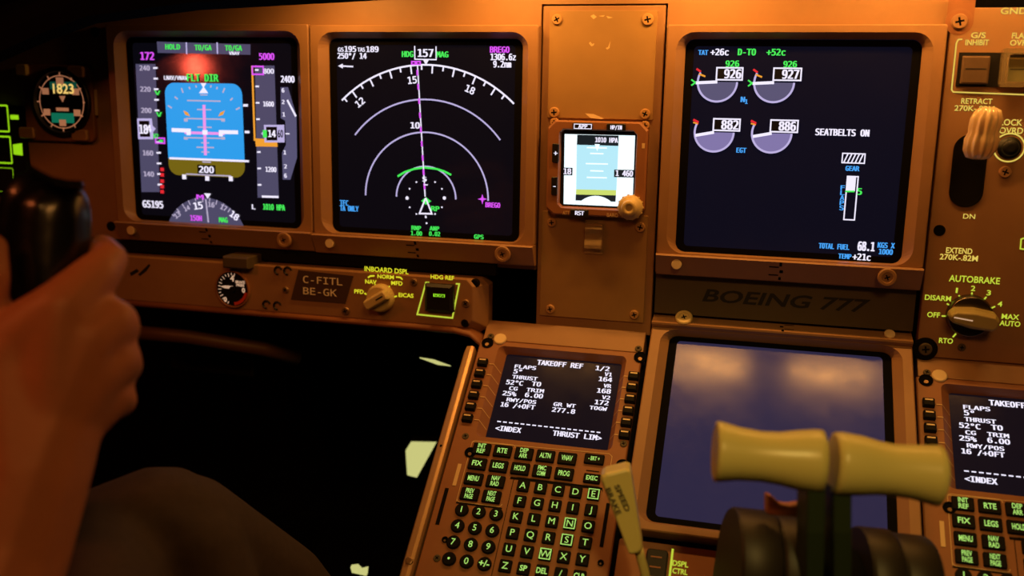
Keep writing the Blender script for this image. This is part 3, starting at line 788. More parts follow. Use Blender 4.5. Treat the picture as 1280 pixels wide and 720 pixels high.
bg = thing('pressure_gauge', 'small round black gauge with white needle and red arc left of the placard', 'gauge', PM, (-.115, -.27, LW))
gu, gv = PM.at(291.5, 361, LW)
mb = MB(); mb.lathe((gu, gv, LW), [(.0215, -.004), (.0215, .0025), (.0208, .0032), (.0196, .0032), (.0192, .0008)], PAINTD, 40, ); mb.build('bezel', bg)
mb = MB(); mb.flat(arc((gu, gv), .0196, 0, 351, 39), LW + .0010, BLACK)
GW = pbr('gauge markings', (250, 238, 220), .6); GW.node_tree.nodes['Principled BSDF'].inputs['Emission Color'].default_value = (*lin((220, 190, 160)), 1); GW.node_tree.nodes['Principled BSDF'].inputs['Emission Strength'].default_value = .5
for a in range(80, 262, 13): mb.line([arc((gu, gv), .0155 if (a - 80) % 26 else .014, a, a, 1)[0], arc((gu, gv),   .0180, a, a, 1)[0]], .0009, LW + .0013, GW)
mb.line(arc((gu, gv), .0165, 275, 350, 16), .0034, LW + .0013, pbr('gauge red', (226, 70, 40), .6))
mb.text('4', gu, gv + .0120, .006, GW, LW + .0014, bold=.045); mb.text('0', gu - .0095, gv - .0125, .005, GW, LW + .0014, bold=.045); mb.text('0', gu + .0135, gv - .0005, .005, GW, LW + .0014, bold=.045)
mb.text('BRAKE', gu + .0098, gv + .0085, .0027, GW, LW + .0014, bold=.045); mb.text('PRESS', gu + .0098, gv + .0050, .0027, GW, LW + .0014, bold=.045)
mb.build('dial', bg)
mb = MB(); mb.flat([(gu + .001, gv + .0002), (gu + .001, gv + .0036), (gu - .009, gv + .0036), (gu - .0150, gv + .0022), (gu - .009, gv + .0004)], LW + .0022, GW); mb.lathe((gu, gv, LW), [(.0035, .001), (.0032, .0028)], BLACK, 16); mb.build('needle', bg)

# ------------------------------------------------------------------ landing gear panel
GWD = .004
gp = thing('landing_gear_panel', 'brown right-hand panel with lit lettering, square buttons and autobrake selector', 'panel', PM, (.65, -.14, 0))
mb = MB(); mb.prism([(.5990, -.2900), (.76, -.2900), (.76, .0270), (.5990, .0270)], -.012, GWD, PAINT); mb.build('plate', gp, bev=.001)
i = Ink(PM, GWD + .0004)
i.t('GND PROX', 1290, 13.5, 7.5, LEGEND, 79, bold=.045, w=GWD + .0004)
i.t('G/S', 1223, 44, 6.8, LEGEND, 18.5, bold=.045); i.t('INHIBIT', 1221.5, 53, 6.8, LEGEND, 29.5, bold=.045)
i.t('FLAP', 1275, 44.5, 6.8, LEGEND, 20, bold=.045); i.t('OVRD', 1277, 53.5, 6.8, LEGEND, 29, bold=.045)
i.l([(1203, 49), (1198, 49.5), (1195.5, 54), (1189.5, 112), (1191.5, 115), (1296, 119)], 1.7, LEGEND)
i.put('button_lettering', gp); i = Ink(PM, GWD + .0004)
i.t('RETRACT', 1221, 126.5, 6.5, LEGEND, 39, bold=.035); i.t('270K-.82M', 1218, 135.5, 6.5, LEGEND, 50, bold=.035)
i.put('lever_lettering', gp); i = Ink(PM, GWD + .0004)
i.t('LOCK', 1264, 153, 7.5, LEGEND, 28, bold=.035); i.t('OVRD', 1264, 163.3, 7.5, LEGEND, 30, bold=.035)
i.mb.line(arc(i.P(1261.5, 184.5), .0124, 0, 360, 40), .0013, GWD + .0004, LEGEND)
i.put('override_lettering', gp); i = Ink(PM, GWD + .0004)
i.t('DN', 1211.5, 270.5, 6, LEGEND, 15, bold=.01); i.put('lever_lettering', gp); i = Ink(PM, GWD + .0004)
i.t('EXTEND', 1199, 313.5, 6.8, LEGEND, 33, bold=.035); i.t('270K-.82M', 1198.5, 322, 6.8, LEGEND, 48, bold=.035)
i.put('lever_lettering', gp); i = Ink(PM, GWD + .0004)
i.t('AUTOBRAKE', 1218, 349.5, 7.8, LEGENDG, 64, bold=.035)
for s, x, y, wd in (('1', 1196, 363, 2.5), ('2', 1216.5, 360.5, 5.5), ('3', 1236, 366, 5.5), ('4', 1250, 380, 6), ('DISARM', 1172.5, 372.5, 33), ('OFF', 1167, 393.5, 16), ('RTO', 1182.5, 426, 17.5), ('MAX', 1263, 396, 22), ('AUTO', 1262.5, 404.5, 26)): i.t(s, x, y, 6.2, LEGENDG, wd, bold=.035)
for q in ([(1183.5, 379.5), (1191, 384)], [(1198.5, 369), (1202, 375)], [(1215, 365.5), (1214.5, 373)], [(1233, 371), (1228, 377)], [(1244, 383), (1236.5, 386.5)], [(1177, 395), (1186, 395.2)], [(1191, 421.5), (1196, 416)]): i.l(q, 1.8, LEGENDG)
i.put('selector_lettering', gp); i = Ink(PM, GWD + .0004)
i.l([(1282, 297), (1276.5, 299), (1275.5, 311), (1284, 312)], 1.7, LEGENDG)
i.put('lit_bracket', gp)
def sq(x0, y0, x1, y1, mt, h, nm='push_switch'):
    mb = MB(); a = PM.at(x0, y1, GWD + .004); b = PM.at(x1, y0, GWD + .004)
    mb.raised(a[0], a[1], b[0], b[1], .001, GWD - .001, GWD + h, .0015, mt); o = mb.build(nm, gp, bev=.0004)
    mb = MB(); vm = (a[1] + b[1]) / 2 + .001; mb.rect(a[0] + .003, vm - .0005, b[0] - .003, vm + .0004, GWD + h + .0003, NAVY); mb.build('dividing_line', o)
    return o
SMOKE = pbr('smoked lens', (104, 84, 66), .25, noise=.2, scale=80)
mb = MB(); a = PM.at(1194, 111, GWD); b = PM.at(1290, 66, GWD); mb.rect(a[0], a[1] + .002, b[0], b[1], GWD + .0008, BLACK); mb.build('switch_well', gp)
sq(1199.5, 70, 1238.5, 105, SMOKE, .006)
sq(1255, 72, 1292, 104, pbr('green grey lens', (130, 130, 92), .3, noise=.2, scale=80), .006)
mb = MB(); a = PM.at(1248, 109, GWD + .006); b = PM.at(1296, 61, GWD + .006)
mb.loft([rr(a[0], a[1], b[0], b[1], .002, GWD), rr(a[0], a[1], b[0], b[1], .002, GWD + .012), rr(a[0] + .005, a[1] + .005, b[0] - .005, b[1] - .005, .001, GWD + .012), rr(a[0] + .005, a[1] + .005, b[0] - .005, b[1] - .005, .001, GWD + .004)], CLEAR, False, False)
mb.build('clear_guard', gp)
u, v = PM.at(1261.5, 184.5, GWD); mb = MB(); mb.lathe((u, v, GWD), [(.0098, -.001), (.0098, .001), (.0075, .0012), (.0070, .006), (.006, .0075), (.003, .0078)], BLACK, 24); mb.build('round_button', gp, smooth=True)
u, v = PM.at(1199, 27, GWD)
mb = MB(); mb.lathe((u, v, GWD), [(.0115, -.001), (.0115, .0004), (.0095, .0006)], PAINTD, 28); mb.rect(u - .0105, v, u + .0115, v + .022, GWD + .0003, PAINTD); mb.build('screw_well', gp)
screw(gp, u, v, GWD + .0006, .0068, .0025, PAINT)
u, v = PM.at(1256, 215, GWD); screw(gp, u, v, GWD, .0052, .003, PAINT)
u, v = PM.at(1174.3, 288, GWD); mb = MB(); mb.lathe((u, v, GWD), [(.0052, -.001), (.0052, .0003)], MATTE, 18); mb.build('hole', gp)
u, v = PM.at(1202, 434, GWD); screw(gp, u, v, GWD, .0036, .0016, DARKP)
u, v = PM.at(1156.5, 436, GWD); mb = MB(); mb.lathe((u, v, GWD), [(.011, -.001), (.011, .0006), (.0095, .0008)], SHADE, 24); mb.build('screw_well', gp); screw(gp, u, v, GWD + .0008, .0060, .0022, DARKP)
# slot
mb = MB(); c0 = PM.at(1214, 184, GWD); c1 = PM.at(1207, 240, GWD)
mb.loft([rr(c1[0] - .0140, c1[1] - .0135, c1[0] + .0145, c0[1] + .0115, .0138, GWD + .0002, 8), rr(c1[0] - .0140, c1[1] - .0135, c1[0] + .0145, c0[1] + .0115, .0138, GWD + .0012, 8), rr(c1[0] - .0120, c1[1] - .0115, c1[0] + .0125, c0[1] + .0095, .0118, GWD + .0012, 8), rr(c1[0] - .0120, c1[1] - .0115, c1[0] + .0125, c0[1] + .0095, .0118, GWD + .0004, 8)], SHADE, False, True)
mb.build('lever_slot', gp)
# autobrake selector
au, av = PM.at(1213, 396.5, GWD + .008)
mb = MB(); mb.lathe((au, av, GWD), [(.0200, 0), (.0200, .004), (.0188, .0075), (.0178, .0085)], pbr('dark chrome', (110, 100, 90), .25, .9), 40)
mb.build('selector_skirt', gp, smooth=True)
t = -.13; ca, sa = math.cos(t), math.sin(t)
mb = MB()
def rb(x, y): return (au + ca * x - sa * y, av + sa * x + ca * y)
bar = [(-.0200, -.001), (-.016, -.0066), (0, -.0092), (.018, -.0082), (.0215, -.0045), (.0215, .005), (.018, .0090), (0, .0098), (-.016, .0068), (-.0200, .002)]
AB = pbr('grey olive knob', (172, 158, 104), .4)
mb.loft([[(*rb(x, y), GWD + .0085) for x, y in bar], [(*rb(x, y * .92), GWD + .019) for x, y in bar], [(*rb(x * .95, y * .66), GWD + .0245) for x, y in bar]], AB)
mb.flat([rb(x, y) for x, y in ((-.017, -.0006), (-.001, -.0006), (-.001, .0006), (-.017, .0006))], GWD + .0248, GW)
mb.build('selector_knob', gp, bev=.0012)

gl = thing('gear_lever', 'clear fluted plastic lever handle standing out of the slot in the right panel', 'lever', PM, (.634, -.08, .03))
gu2, gv2 = PM.at(1228.5, 168, .045)
mb = MB(); mb.tube([(c0[0], c0[1] + .002, .001), (gu2, gv2, .040)], .0045, BLACK, 12); mb.build('stem', gl)
GEARK = pbr('clear amber plastic', (250, 220, 175), .16); b_ = GEARK.node_tree.nodes['Principled BSDF']; b_.inputs['Transmission Weight'].default_value = .4; b_.inputs['IOR'].default_value = 1.4
mb = MB(); n = 96
def lob(r, k): return r * .82 * (1 + .075 * math.cos(12 * 2 * PI * k / n))
prof = [(.006, -.020), (.012, -.0185), (.0165, -.012), (.0175, -.002), (.0150, .0035), (.0160, .008), (.0160, .016), (.0125, .0235), (.006, .026)]
loops = []
for r, h in prof:
    lp_ = []
    for k in range(n):
        a = 2 * PI * k / n; q = lob(r, k)
        lp_.append((gu2 + q * .92 * math.cos(a) + .10 * h, gv2 - .002 + h * .96, .045 + q * .85 * math.sin(a)))
    loops.append(lp_)
mb.loft(loops, GEARK, True, True); mb.build('handle', gl, smooth=True)

# ------------------------------------------------------------------ aisle stand: body, control display units
st = thing('aisle_stand', 'sloping brown aisle stand housing that carries the keypads and blank display', 'console', PA, (.47, -.15, 0))
mb = MB(); mb.prism([(.1745, -.305), (.768, -.305), (.768, -.002), (.1745, -.002)], -.12, -.0225, SHADE, True); mb.build('body', st)
for a, b in ((.1765, .3435), (.6000, .7670)):
    mb = MB(); mb.loft([[(a, -.0245, -.0225), (b, -.0245, -.0225), (b, .001, -.0225), (a, .001, -.0225)], [(a, -.0245, .0005), (b, -.0245, .0005), (b, .001, .0005), (a, .001, .0005)]], PAINT); mb.build('top_strip', st, bev=.0008)
ra = thing('edge_rail', 'worn bare metal rail along the outer edge of the sloping stand', 'rail', PA, (.168, -.16, 0))
mb = MB()
pr = [(-.0078, -.016), (-.0084, -.002), (-.0060, .003), (0, .0048), (.0030, .003), (.0036, -.002), (.0036, -.016)]
rails = [(-.036, .90), (-.042, 1), (-.12, 1), (-.20, 1.0), (-.272, 1.0), (-.300, .95)]
mb.loft([[(.1680 + x * k, y, w * k) for x, w in pr] for y, k in rails], BRASSY, True, True); mb.build('strip', ra, smooth=False, bev=.0006)
mb = MB(); mb.lathe((.1672, -.272, .0046), [(.0035, -.001), (.0035, .0012), (.0025, .0016)], STEEL, 14); mb.build('screw', ra)
mb = MB(); mb.lathe((.1660, -.155, .0044), [(.0012, -.0005), (.0012, .0004)], MATTE, 10); mb.build('screw_hole', ra)

def cdu():
    th = thing('control_display_unit', 'keypad unit with white text screen, fully in view left of the blank display', 'control unit', PA, (.2585, -.15, 0), 'keypad units on the sloping stand')
    L, R, T, B = .1745, .3430, -.0250, -.3000
    mb = MB()
    mb.loft([rr(L, B, R, T, .002, -.006, 5), rr(L, B, R, T, .002, 0, 5), rr(L + .001, B + .001, R - .001, T - .001, .002, .001, 5),
             rr(.1955, -.1385, .3285, -.0310, .006, .001, 5), rr(.2035, -.1385, .3235, -.0350, .003, -.0075, 5), rr(.2035, -.1385, .3235, -.0350, .003, -.010, 5)], PAINTD, False, False)
    # keyboard ground, with shallow grooves round the blocks
    mb.loft([rr(L + .001, B + .001, R - .001, -.1388, .002, .0011, 5), rr(L + .001, B + .001, R - .001, -.1388, .002, .0013, 5)], PAINTD)
    for u0, v0, u1, v1 in ((.1805, -.2335, .1842, -.1965), (.3318, -.2335, .3352, -.1915), (.2395, -.1795, .3260, -.1772), (.1945, -.2105, .2385, -.2090), (.1930, -.2830, .3280, -.2815), (.3085, -.1622, .3205, -.1612)):
        mb.rect(u0, v0, u1, v1, .0016, SHADE)
    mb.line(rr(.1945, -.2085, .2375, -.1440, .003), .0006, .0016, PALE) ; mb.line(rr(.2430, -.2800, .3265, -.1770, .004), .0006, .0016, SHADE)
    mb.line([(.1945, -.2085), (.1945, -.1455), (.3270, -.1420), (.3300, -.1445), (.3300, -.156)], .0005, .0017, PALE)
    mb.build('body', th)
    mb = MB(); mb.prism(rr(.2030, -.1390, .3240, -.0345, .003), -.012, -.0078, SCRC); mb.build('screen', th)
    i = Ink(PA, -.0070)
    Wc = W
    def c(s, x, y, h=7.2, wd=None): i.t(s, x, y, h, Wc, wd, font='mono', bold=.045)
    c('TAKEOFF REF', 700, 455.3, 6, 58); c('1/2', 753.3, 460.6, 5.4, 17)
    c('FLAPS', 656.8, 459, 4.5, 27); c('5°', 647.3, 464.3, 5.5, 10); c('THRUST', 656, 472.3, 4.5, 32); c('52°C', 643.3, 478.3, 5.5, 21); c('TO', 670.5, 480, 5.5, 11.5)
    c('CG', 641.8, 485.6, 4.4, 10.5); c('TRIM', 669, 488, 4.5, 22); c('25%', 637, 492, 5.5, 17); c('6.00', 667.5, 494.4, 5.5, 22.5); c('RWY/POS', 651.8, 501, 4.5, 37.5); c('16 /+0FT', 647.3, 507.3, 5.5, 43.5)
    c('GR WT', 705.8, 506.3, 4.5, 28); c('277.8', 704.5, 513.2, 5.5, 29)
    c('V1', 760.4, 468, 4.5, 9); c('164', 757, 474.2, 5.5, 16.5); c('VR', 759.4, 482.4, 4.5, 9.5); c('168', 755, 488.7, 5.5, 17); c('V2', 757.6, 496.9, 4.5, 10); c('172', 752.2, 503.2, 5.5, 17); c('TOGW', 747.8, 510.4, 4.5, 22)
    c('<INDEX', 635.5, 536.4, 6.3, 32.5); c('THRUST LIM>', 721.3, 544.4, 6.3, 62)
    for k in range(18):
        a = k / 18; b = a + .036
        i.l([(621.5 + 131.5 * a, 526.6 + 14.4 * a), (621.5 + 131.5 * b, 526.6 + 14.4 * b)], 1.5, Wc)
    i.put('screen_text', th)
    def key(u, v, w_, h_, s, rd=False, boxed=False, two=None, hh=.0058):
        mb = MB()
        if rd: mb.lathe((u, v, .001), [(w_ / 2, 0), (w_ / 2, .0022), (w_ / 2 - .0008, .0030)], KEYM, 20)
        else: mb.raised(u - w_ / 2, v - h_ / 2, u + w_ / 2, v + h_ / 2, .0012, .001, .0040, .0008, KEYM, 3)
        o = mb.build('key', th)
        mb = MB(); ww = .0043
        if two:
            for q, s2 in ((1, two[0]), (-1, two[1])): mb.text(s2, u, v + q * .0028, .0044, KEYG, ww, width=.0078 if len(s2) > 2 else .006, bold=.02)
        elif len(s) > 1: mb.text(s, u, v, hh, KEYG, ww, width=min(.0105, .0032 * len(s)), bold=.02)
        elif s == '.': mb.flat(arc((u, v), .0011, 0, 330, 11), ww, KEYG)
        else: mb.text(s, u, v, hh, KEYG, ww)
        if boxed: mb.box_line(u - .0046, v - .0046, u + .0046, v + .0046, .0009, ww, KEYG)
        mb.build('legend', o)
    W2, H2 = .0175, .0125
    for v, row in ((-.1526, ((.2059, 'INIT', 'REF'), (.2266, 'RTE'), (.2475, 'DEP', 'ARR'), (.2683, 'ALTN'), (.2890, 'VNAV'))), (-.1686, ((.2054, 'FIX'), (.2262, 'LEGS'), (.2471, 'HOLD'), (.2679, 'FMC', 'COMM'), (.2890, 'PROG'))),
                   (-.1846, ((.2056, 'MENU'), (.2268, 'NAV', 'RAD'))), (-.2003, ((.2055, 'PREV', 'PAGE'), (.2266, 'NEXT', 'PAGE')))):
        for r in row:
            key(r[0], v, W2, H2, r[1], two=r[1:] if len(r) == 3 else None, hh=.0050)
    key(.3142, -.1500, .0185, .0105, '- BRT +', hh=.0040); key(.3152, -.1700, .0155, .0095, 'EXEC', hh=.0042)
    for a, rw in enumerate(('123', '456', '789', ['.', '0', '+/-'])):
        for b, ch in enumerate(rw): key(.2020 + .01635 * b, -.2166 - .01583 * a, .0128, 0, ch, rd=True)
    for a, rw in enumerate(('ABCDE', 'FGHIJ', 'KLMNO', 'PQRST', 'UVWXY', ['Z', 'SP', 'DEL', '/', 'CLR'])):
        for b, ch in enumerate(rw): key(.2535 + .01645 * b, -.1855 - .01555 * a, .0112, .0116, ch, boxed=ch in 'ENSW' and ch != '', hh=.0060 if len(ch) == 1 else .0048)
    for k in range(6):
        for u, sd in ((.1838, 1), (.3384, -1)):
            v = -.0548 - .01325 * k
            mb = MB(); mb.raised(u - .0052, v - .0044, u + .0052, v + .0044, .0010, .001, .0055, .0012, KEYM, 3); o = mb.build('line_select_key', th)
            mb = MB(); mb.rect(u - .0034, v + .0012, u + .0034, v + .0026, .0058, DOT); mb.build('key_mark', o)
    i = MB()
    def face(u):
        if u < .1955: return .0014
        if u < .2035: return .0014 - (u - .1955) / .008 * .0085
        if u > .3285: return .0014
        if u > .3235: return .0014 - (.3285 - u) / .005 * .0085
        return -.007
    for k in range(6):
        v = -.0548 - .01325 * k
        for pts in ([(.1905, v), (.1955, v), (.2030, v - .0055)], [(.3325, v), (.3285, v), (.3240, v - .0020)]):
            for (a0, b0), (a1, b1) in zip(pts, pts[1:]):
                i.add([(a0, b0 - .0004, face(a0) + .0003), (a1, b1 - .0004, face(a1) + .0003), (a1, b1 + .0004, face(a1) + .0003), (a0, b0 + .0004, face(a0) + .0003)], [[0, 1, 2, 3]], PALE)
    i.build('select_lines', th)
    u, v = PA.at(625, 423.5, .002)
    mb = MB(); mb.lathe((u, v, .0008), [(.0068, 0), (.0068, .0012), (.0056, .0022)], DOT, 22); mb.build('light_sensor', th, smooth=True)
    for px, py, r in ((609.5, 429, .0062), (800.5, 447, .0064), (588, 566, .0055), (778, 582, .0060), (556.5, 675, .0030), (751, 704, .0028)):
        u, v = PA.at(px, py, .001); mb = MB(); mb.lathe((u, v, .0016), [(r, -.001), (r, .0007), (r * .8, .0007), (r * .75, .0002)], MATTE, 20); mb.lathe((u, v - r * .35, .0016), [(r * .35, .0), (r * .32, .0009)], STEEL, 12); mb.build('latch_hole', th)
    for px, py in ((613.5, 420.5), (798, 436), (582, 545.5), (779.5, 555), (546.5, 698)):
        u, v = PA.at(px, py, .001); screw(th, u, v, .001, .0034, .0012, DARKP)
    mb = MB(); u, v = PA.at(572, 592, .001); mb.rect(u - .0018, v - .013, u + .0018, v + .010, .0019, PALE); mb.build('side_mark', th)
    return th
cd = cdu()
def copy_tree(o, parent=None):
    c = o.copy(); COL.objects.link(c)
    if parent: c.parent = parent
    for ch in [x for x in bpy.data.objects if x.parent == o]: copy_tree(ch, c)
    return c
cd2 = copy_tree(cd); cd2.location = cd.location + Vector((.4236, 0, 0))
cd2['label'] = 'keypad unit with white text screen, partly cut off, right of the thrust levers'

# lower strip of the stand with lit line and ribbed block
dp = thing('display_control_panel', 'rust brown panel with a lit yellow-green line and letters below the blank display', 'panel', PA, (.42, -.25, 0))
mb = MB(); mb.prism(rr(.3480, -.300, .5970, -.2225, .002), -.006, .001, PAINTD); mb.build('plate', dp, bev=.0008)
i = Ink(PA, .0015); a = i.P(841, 686); i.mb.rect(a[0] - .0009, a[1] - .05, a[0] + .0009, a[1], .0015, LEGENDG)
i.t('DSPL', 850.5, 704.8, 6.5, LEGENDG, 20, bold=.04); i.t('CTRL', 850, 714.3, 6.5, LEGENDG, 19, bold=.04); i.put('lettering', dp)
mb = MB(); a = PA.at(812, 686, .004); b = PA.at(827, 740, .004)
mb.raised(a[0] - .002, b[1], b[0] + .002, a[1], .003, .0, .006, .001, RUBBER)
for k in range(4): mb.rect(a[0] + .002, a[1] - .008 - .009 * k, b[0] - .003, a[1] - .0068 - .009 * k, .0063, PAINTD)
mb.build('ribbed_block', dp)

# ------------------------------------------------------------------ thrust levers, speed brake
def dir_frame(p0, p1, up):
    x = (p1 - p0).normalized(); z_ = (up - x * up.dot(x)).normalized(); y = z_.cross(x)
    return x, y, z_
STEMG = pbr('dark olive metal', (58, 72, 50), .4, .2)
def thrust_lever(label, p0, p1, prof, foot, off):
    """handle lathed along p0 -> p1, stem going down to foot"""
    th = thing('thrust_lever', label, 'lever', PW, tuple((p0 + p1) / 2), 'thrust levers')
    L = (p1 - p0).length; x, y, z_ = dir_frame(p0, p1, Vector((0, .25, 1)))
    mb = MB(); n = 32; loops = []
    for t, rt, rb_, rd in prof:
        c = p0 + x * (L * t); lp_ = []
        for k in range(n):
            a = 2 * PI * k / n; s_, c_ = math.sin(a), math.cos(a)
            q = z_ * ((rt if s_ > 0 else rb_) * s_) + y * (rd * c_)
            lp_.append(c + q)
        loops.append(lp_)
    mb.loft(loops, CREAM, True, True); mb.build('handle', th, smooth=True)
    mb = MB(); a = off[0]; b = off[1]
    wv = CX * .0060; dv = CZ * .012
    mb.loft([[q - wv - dv, q + wv - dv, q + wv + dv, q - wv + dv] for q in (a, b, foot)], STEMG, True, True)
    mb.build('stem', th, bev=.0015)
    return th
D = .62; k_ = D / F_PX
def pr_(l): return [(t, a * k_, b * k_, c * k_) for t, a, b, c in l]
lev1 = thrust_lever('cream thrust lever handle on the left of the pair before the blank display', deep(893, 566, D + .004), deep(1028, 577.5, D - .002),
    pr_([(0, 35, 32, 34), (.012, 40, 36, 38), (.06, 39.5, 35.5, 38), (.22, 35, 32, 34), (.43, 32, 31, 33), (.60, 33, 33, 34), (.76, 37, 37, 37), (.92, 40, 39, 40), (.985, 40, 38, 39), (1, 35, 33, 34)]),
    deep(1011, 790, D + .05), (deep(1014, 605, D), deep(1013, 660, D + .01)))
lev2 = thrust_lever('cream thrust lever handle on the right of the pair, reaching towards the second keypad', deep(1040, 579, D - .002), deep(1174, 594, D - .006),
    pr_([(0, 34, 34, 34), (.015, 39, 39, 39), (.08, 40, 39, 40), (.27, 38, 36, 37), (.42, 34, 33, 34), (.56, 32, 32, 33), (.75, 34, 33, 34), (.92, 36, 37, 37), (.985, 37, 38.5, 38), (1, 33, 34, 34)]),
    deep(1046, 790, D + .05), (deep(1046, 605, D), deep(1046, 660, D + .01)))

tq = thing('throttle_quadrant', 'dark rounded quadrant housing beneath the thrust lever stems', 'console', PW, tuple(deep(1030, 720, .70)))
QD = pbr('dark brown plastic', (36, 29, 22), .5, noise=.15, scale=30)
def drum(x0, x1, cy, rpx, d, name, mt=QD):
    """a slice of the curved top, its axis across the cabin"""
    a = deep(x0, cy, d); b = deep(x1, cy + (x1 - x0) * .10, d)
    r = rpx * d / F_PX; x, y, z_ = dir_frame(a, b, Vector((0, 0, 1)))
    mb = MB(); hd = .040; q0 = []
    for k in range(25):
        an = PI * k / 24; q0.append((hd * (-math.cos(an)), r - .042 + .042 * math.sin(an)))
    prf = [(-hd, -.12)] + q0 + [(hd, -.12)]
    mb.loft([[a + x * q + y * (p * k) + z_ * (h - (1 - k) * .02) for p, h in prf] for q, k in ((0, .95), (.002, 1), ((b - a).length - .002, 1), ((b - a).length, .95))], mt, True, True)
    o = mb.build(name, tq)
    for p in o.data.polygons: p.use_smooth = len(p.vertices) == 4 and abs(p.normal.dot(x)) < .5
    return o
drum(906, 956, 732, 100, .69, 'curved_cover'); drum(957, 1001, 740, 100, .69, 'curved_cover')
drum(1062, 1102, 756, 100, .69, 'curved_cover'); drum(1103, 1148, 762, 98, .69, 'curved_cover')
drum(1002, 1061, 758, 78, .69, 'slot_floor', MATTE)
rl = thing('reverse_lever', 'small tan lever piece lying on the dark quadrant behind the left thrust stem', 'lever', PW, tuple(deep(980, 630, .66)))
mb = MB(); q0, q1 = deep(957, 630, .665), deep(1004, 634, .655)
mb.loft([[q0 + (q1 - q0) * t + CY * (a * .655 / F_PX) + CZ * b for a, b in ((-h, -.005), (12, -.005), (12, .006), (-h, .006))] for t, h in ((0, 15), (.12, 13), (.35, 4), (.6, 3), (.85, 6), (1, 5))], pbr('tan plastic', (196, 132, 84), .45), True, True)
mb.build('blade', rl, bev=.002)

sbk = thing('speed_brake_lever', 'cream tapered paddle lever with dark lettering in front of the left keypad', 'lever', PW, tuple(deep(779, 640, .72)))
d = .72
mb = MB(); n_ = CZ
def pd(px, py, dz): return deep(px, py, d) + n_ * dz
front = [(751, 600), (752.5, 595.5), (757, 592), (783, 585.5), (788, 587), (790, 592), (804, 684), (803, 689.5), (799, 692.5), (790, 694.5), (786.5, 692.5)]
cxm, cym = 778, 640
l0 = [pd(cxm + (x - cxm) * .9, cym + (y - cym) * .96, 0) for x, y in front]; l1 = [pd(x, y, .003) for x, y in front]; l2 = [pd(x + 4, y - 2, .022) for x, y in front]; l3 = [pd(cxm + 4 + (x - cxm) * .9, cym - 2 + (y - cym) * .96, .026) for x, y in front]
mb.loft([l0, l1, l2, l3], CREAM, True, True); mb.build('handle', sbk, bev=.0012)
mb = MB(); vs = []
for s, px, py in (('SPEED', 777.7, 622.5), ('BRAKE', 766.5, 626.5)):
    g_, f_, x0, x1 = glyphs(s, 'sans', .03)
    an = math.radians(66); ex = (CX * math.cos(an) + CY * math.sin(an)); ey = (CX * math.sin(an) - CY * math.cos(an))
    kx = 36 * d / F_PX / (x1 - x0); ky = 6.3 * d / F_PX; c_ = pd(px, py, -.0006)
    mb.add([c_ + ex * ((x - (x0 + x1) / 2) * kx) + ey * ((y - .5) * ky) for x, y in g_], f_, pbr('grey lettering', (74, 66, 52), .6))
mb.build('lettering', sbk)
mb = MB(); mb.tube([pd(799, 688, .012), pd(803, 700, .013), pd(809, 722, .016), pd(822, 790, .03)], [.0042, .0036, .0036, .004], CREAM, 12); mb.build('stem', sbk, smooth=True)

# ------------------------------------------------------------------ yoke, person
def balls(segs, voxel, iters, name, mt, parent=None, loc=(0, 0, 0)):
    bm = bmesh.new()
    for p, r0, q, r1 in segs:
        p, q = Vector(p), Vector(q); L = (q - p).length
        n = max(1, int(L / (max(min(r0, r1), .003) * .22)))
        for k in range(n + 1):
            t = k / n
            bmesh.ops.create_icosphere(bm, subdivisions=2, radius=r0 + (r1 - r0) * t, matrix=Matrix.Translation(p.lerp(q, t) - Vector(loc)))
    me = bpy.data.meshes.new(name); bm.to_mesh(me); bm.free()
    o = bpy.data.objects.new('tmp', me); COL.objects.link(o)
    r = o.modifiers.new('r', 'REMESH'); r.mode = 'VOXEL'; r.voxel_size = voxel
    s = o.modifiers.new('s', 'SMOOTH'); s.iterations = iters; s.factor = .5
    dg = bpy.context.evaluated_depsgraph_get()
    me2 = bpy.data.meshes.new_from_object(o.evaluated_get(dg))
    bpy.data.objects.remove(o); bpy.data.meshes.remove(me)
    me2.name = name; me2.materials.clear(); me2.materials.append(mt)
    for p in me2.polygons: p.use_smooth = True
    ob = bpy.data.objects.new(name, me2); COL.objects.link(ob)
    if parent: ob.parent = parent
    else: ob.location = loc
    return ob
yk = thing('control_yoke', 'glossy black control wheel horn gripped by the hand at the picture edge', 'control yoke', PW, tuple(deep(60, 420, .62)))
YK = pbr('black grip', (13, 13, 13), .28, coat=.2)
D = .615
def h_(px, py, d, r): return deep(px, py, d), r * d / F_PX
def chain(*pts): return [(a[0], a[1], b[0], b[1]) for a, b in zip(pts, pts[1:])]
yl = tuple(deep(60, 420, .62))
segs = chain(h_(62, 440, D, 52), h_(62, 330, D, 51), h_(66, 272, D, 47), h_(72, 262, D, 40)) + chain(h_(28, 300, D + .01, 36), h_(34, 250, D + .01, 32), h_(38, 238, D + .01, 27)) \
     + chain(h_(62, 440, D, 46), h_(50, 560, D + .02, 44), h_(-60, 640, D + .05, 40), h_(-250, 660, D + .09, 40))
balls(segs, .0030, 6, 'grip', YK, yk, yl)
mb = MB()                                             # raised rim over the thumb switch, catching light
rim = [(33, 207), (50, 217), (66, 225), (84, 229), (103, 230)]
mb.loft([[deep(x, y - 4, D - .028), deep(x + 2, y + 3, D - .032), deep(x + 3, y + 7, D - .030), deep(x + 2, y + 8, D - .002), deep(x, y - 2, D - .0)] for x, y in rim], YK, True, True)
mb.build('switch_hood', yk, bev=.001)
mb = MB(); q = deep(-250, 660, D + .09)
mb.tube([q + Vector((0, .0, 0)), q + Vector((0, .03, -.15)), q + Vector((0, .06, -.55))], [.04, .045, .05], BLACK, 16); mb.build('column', yk, smooth=True)

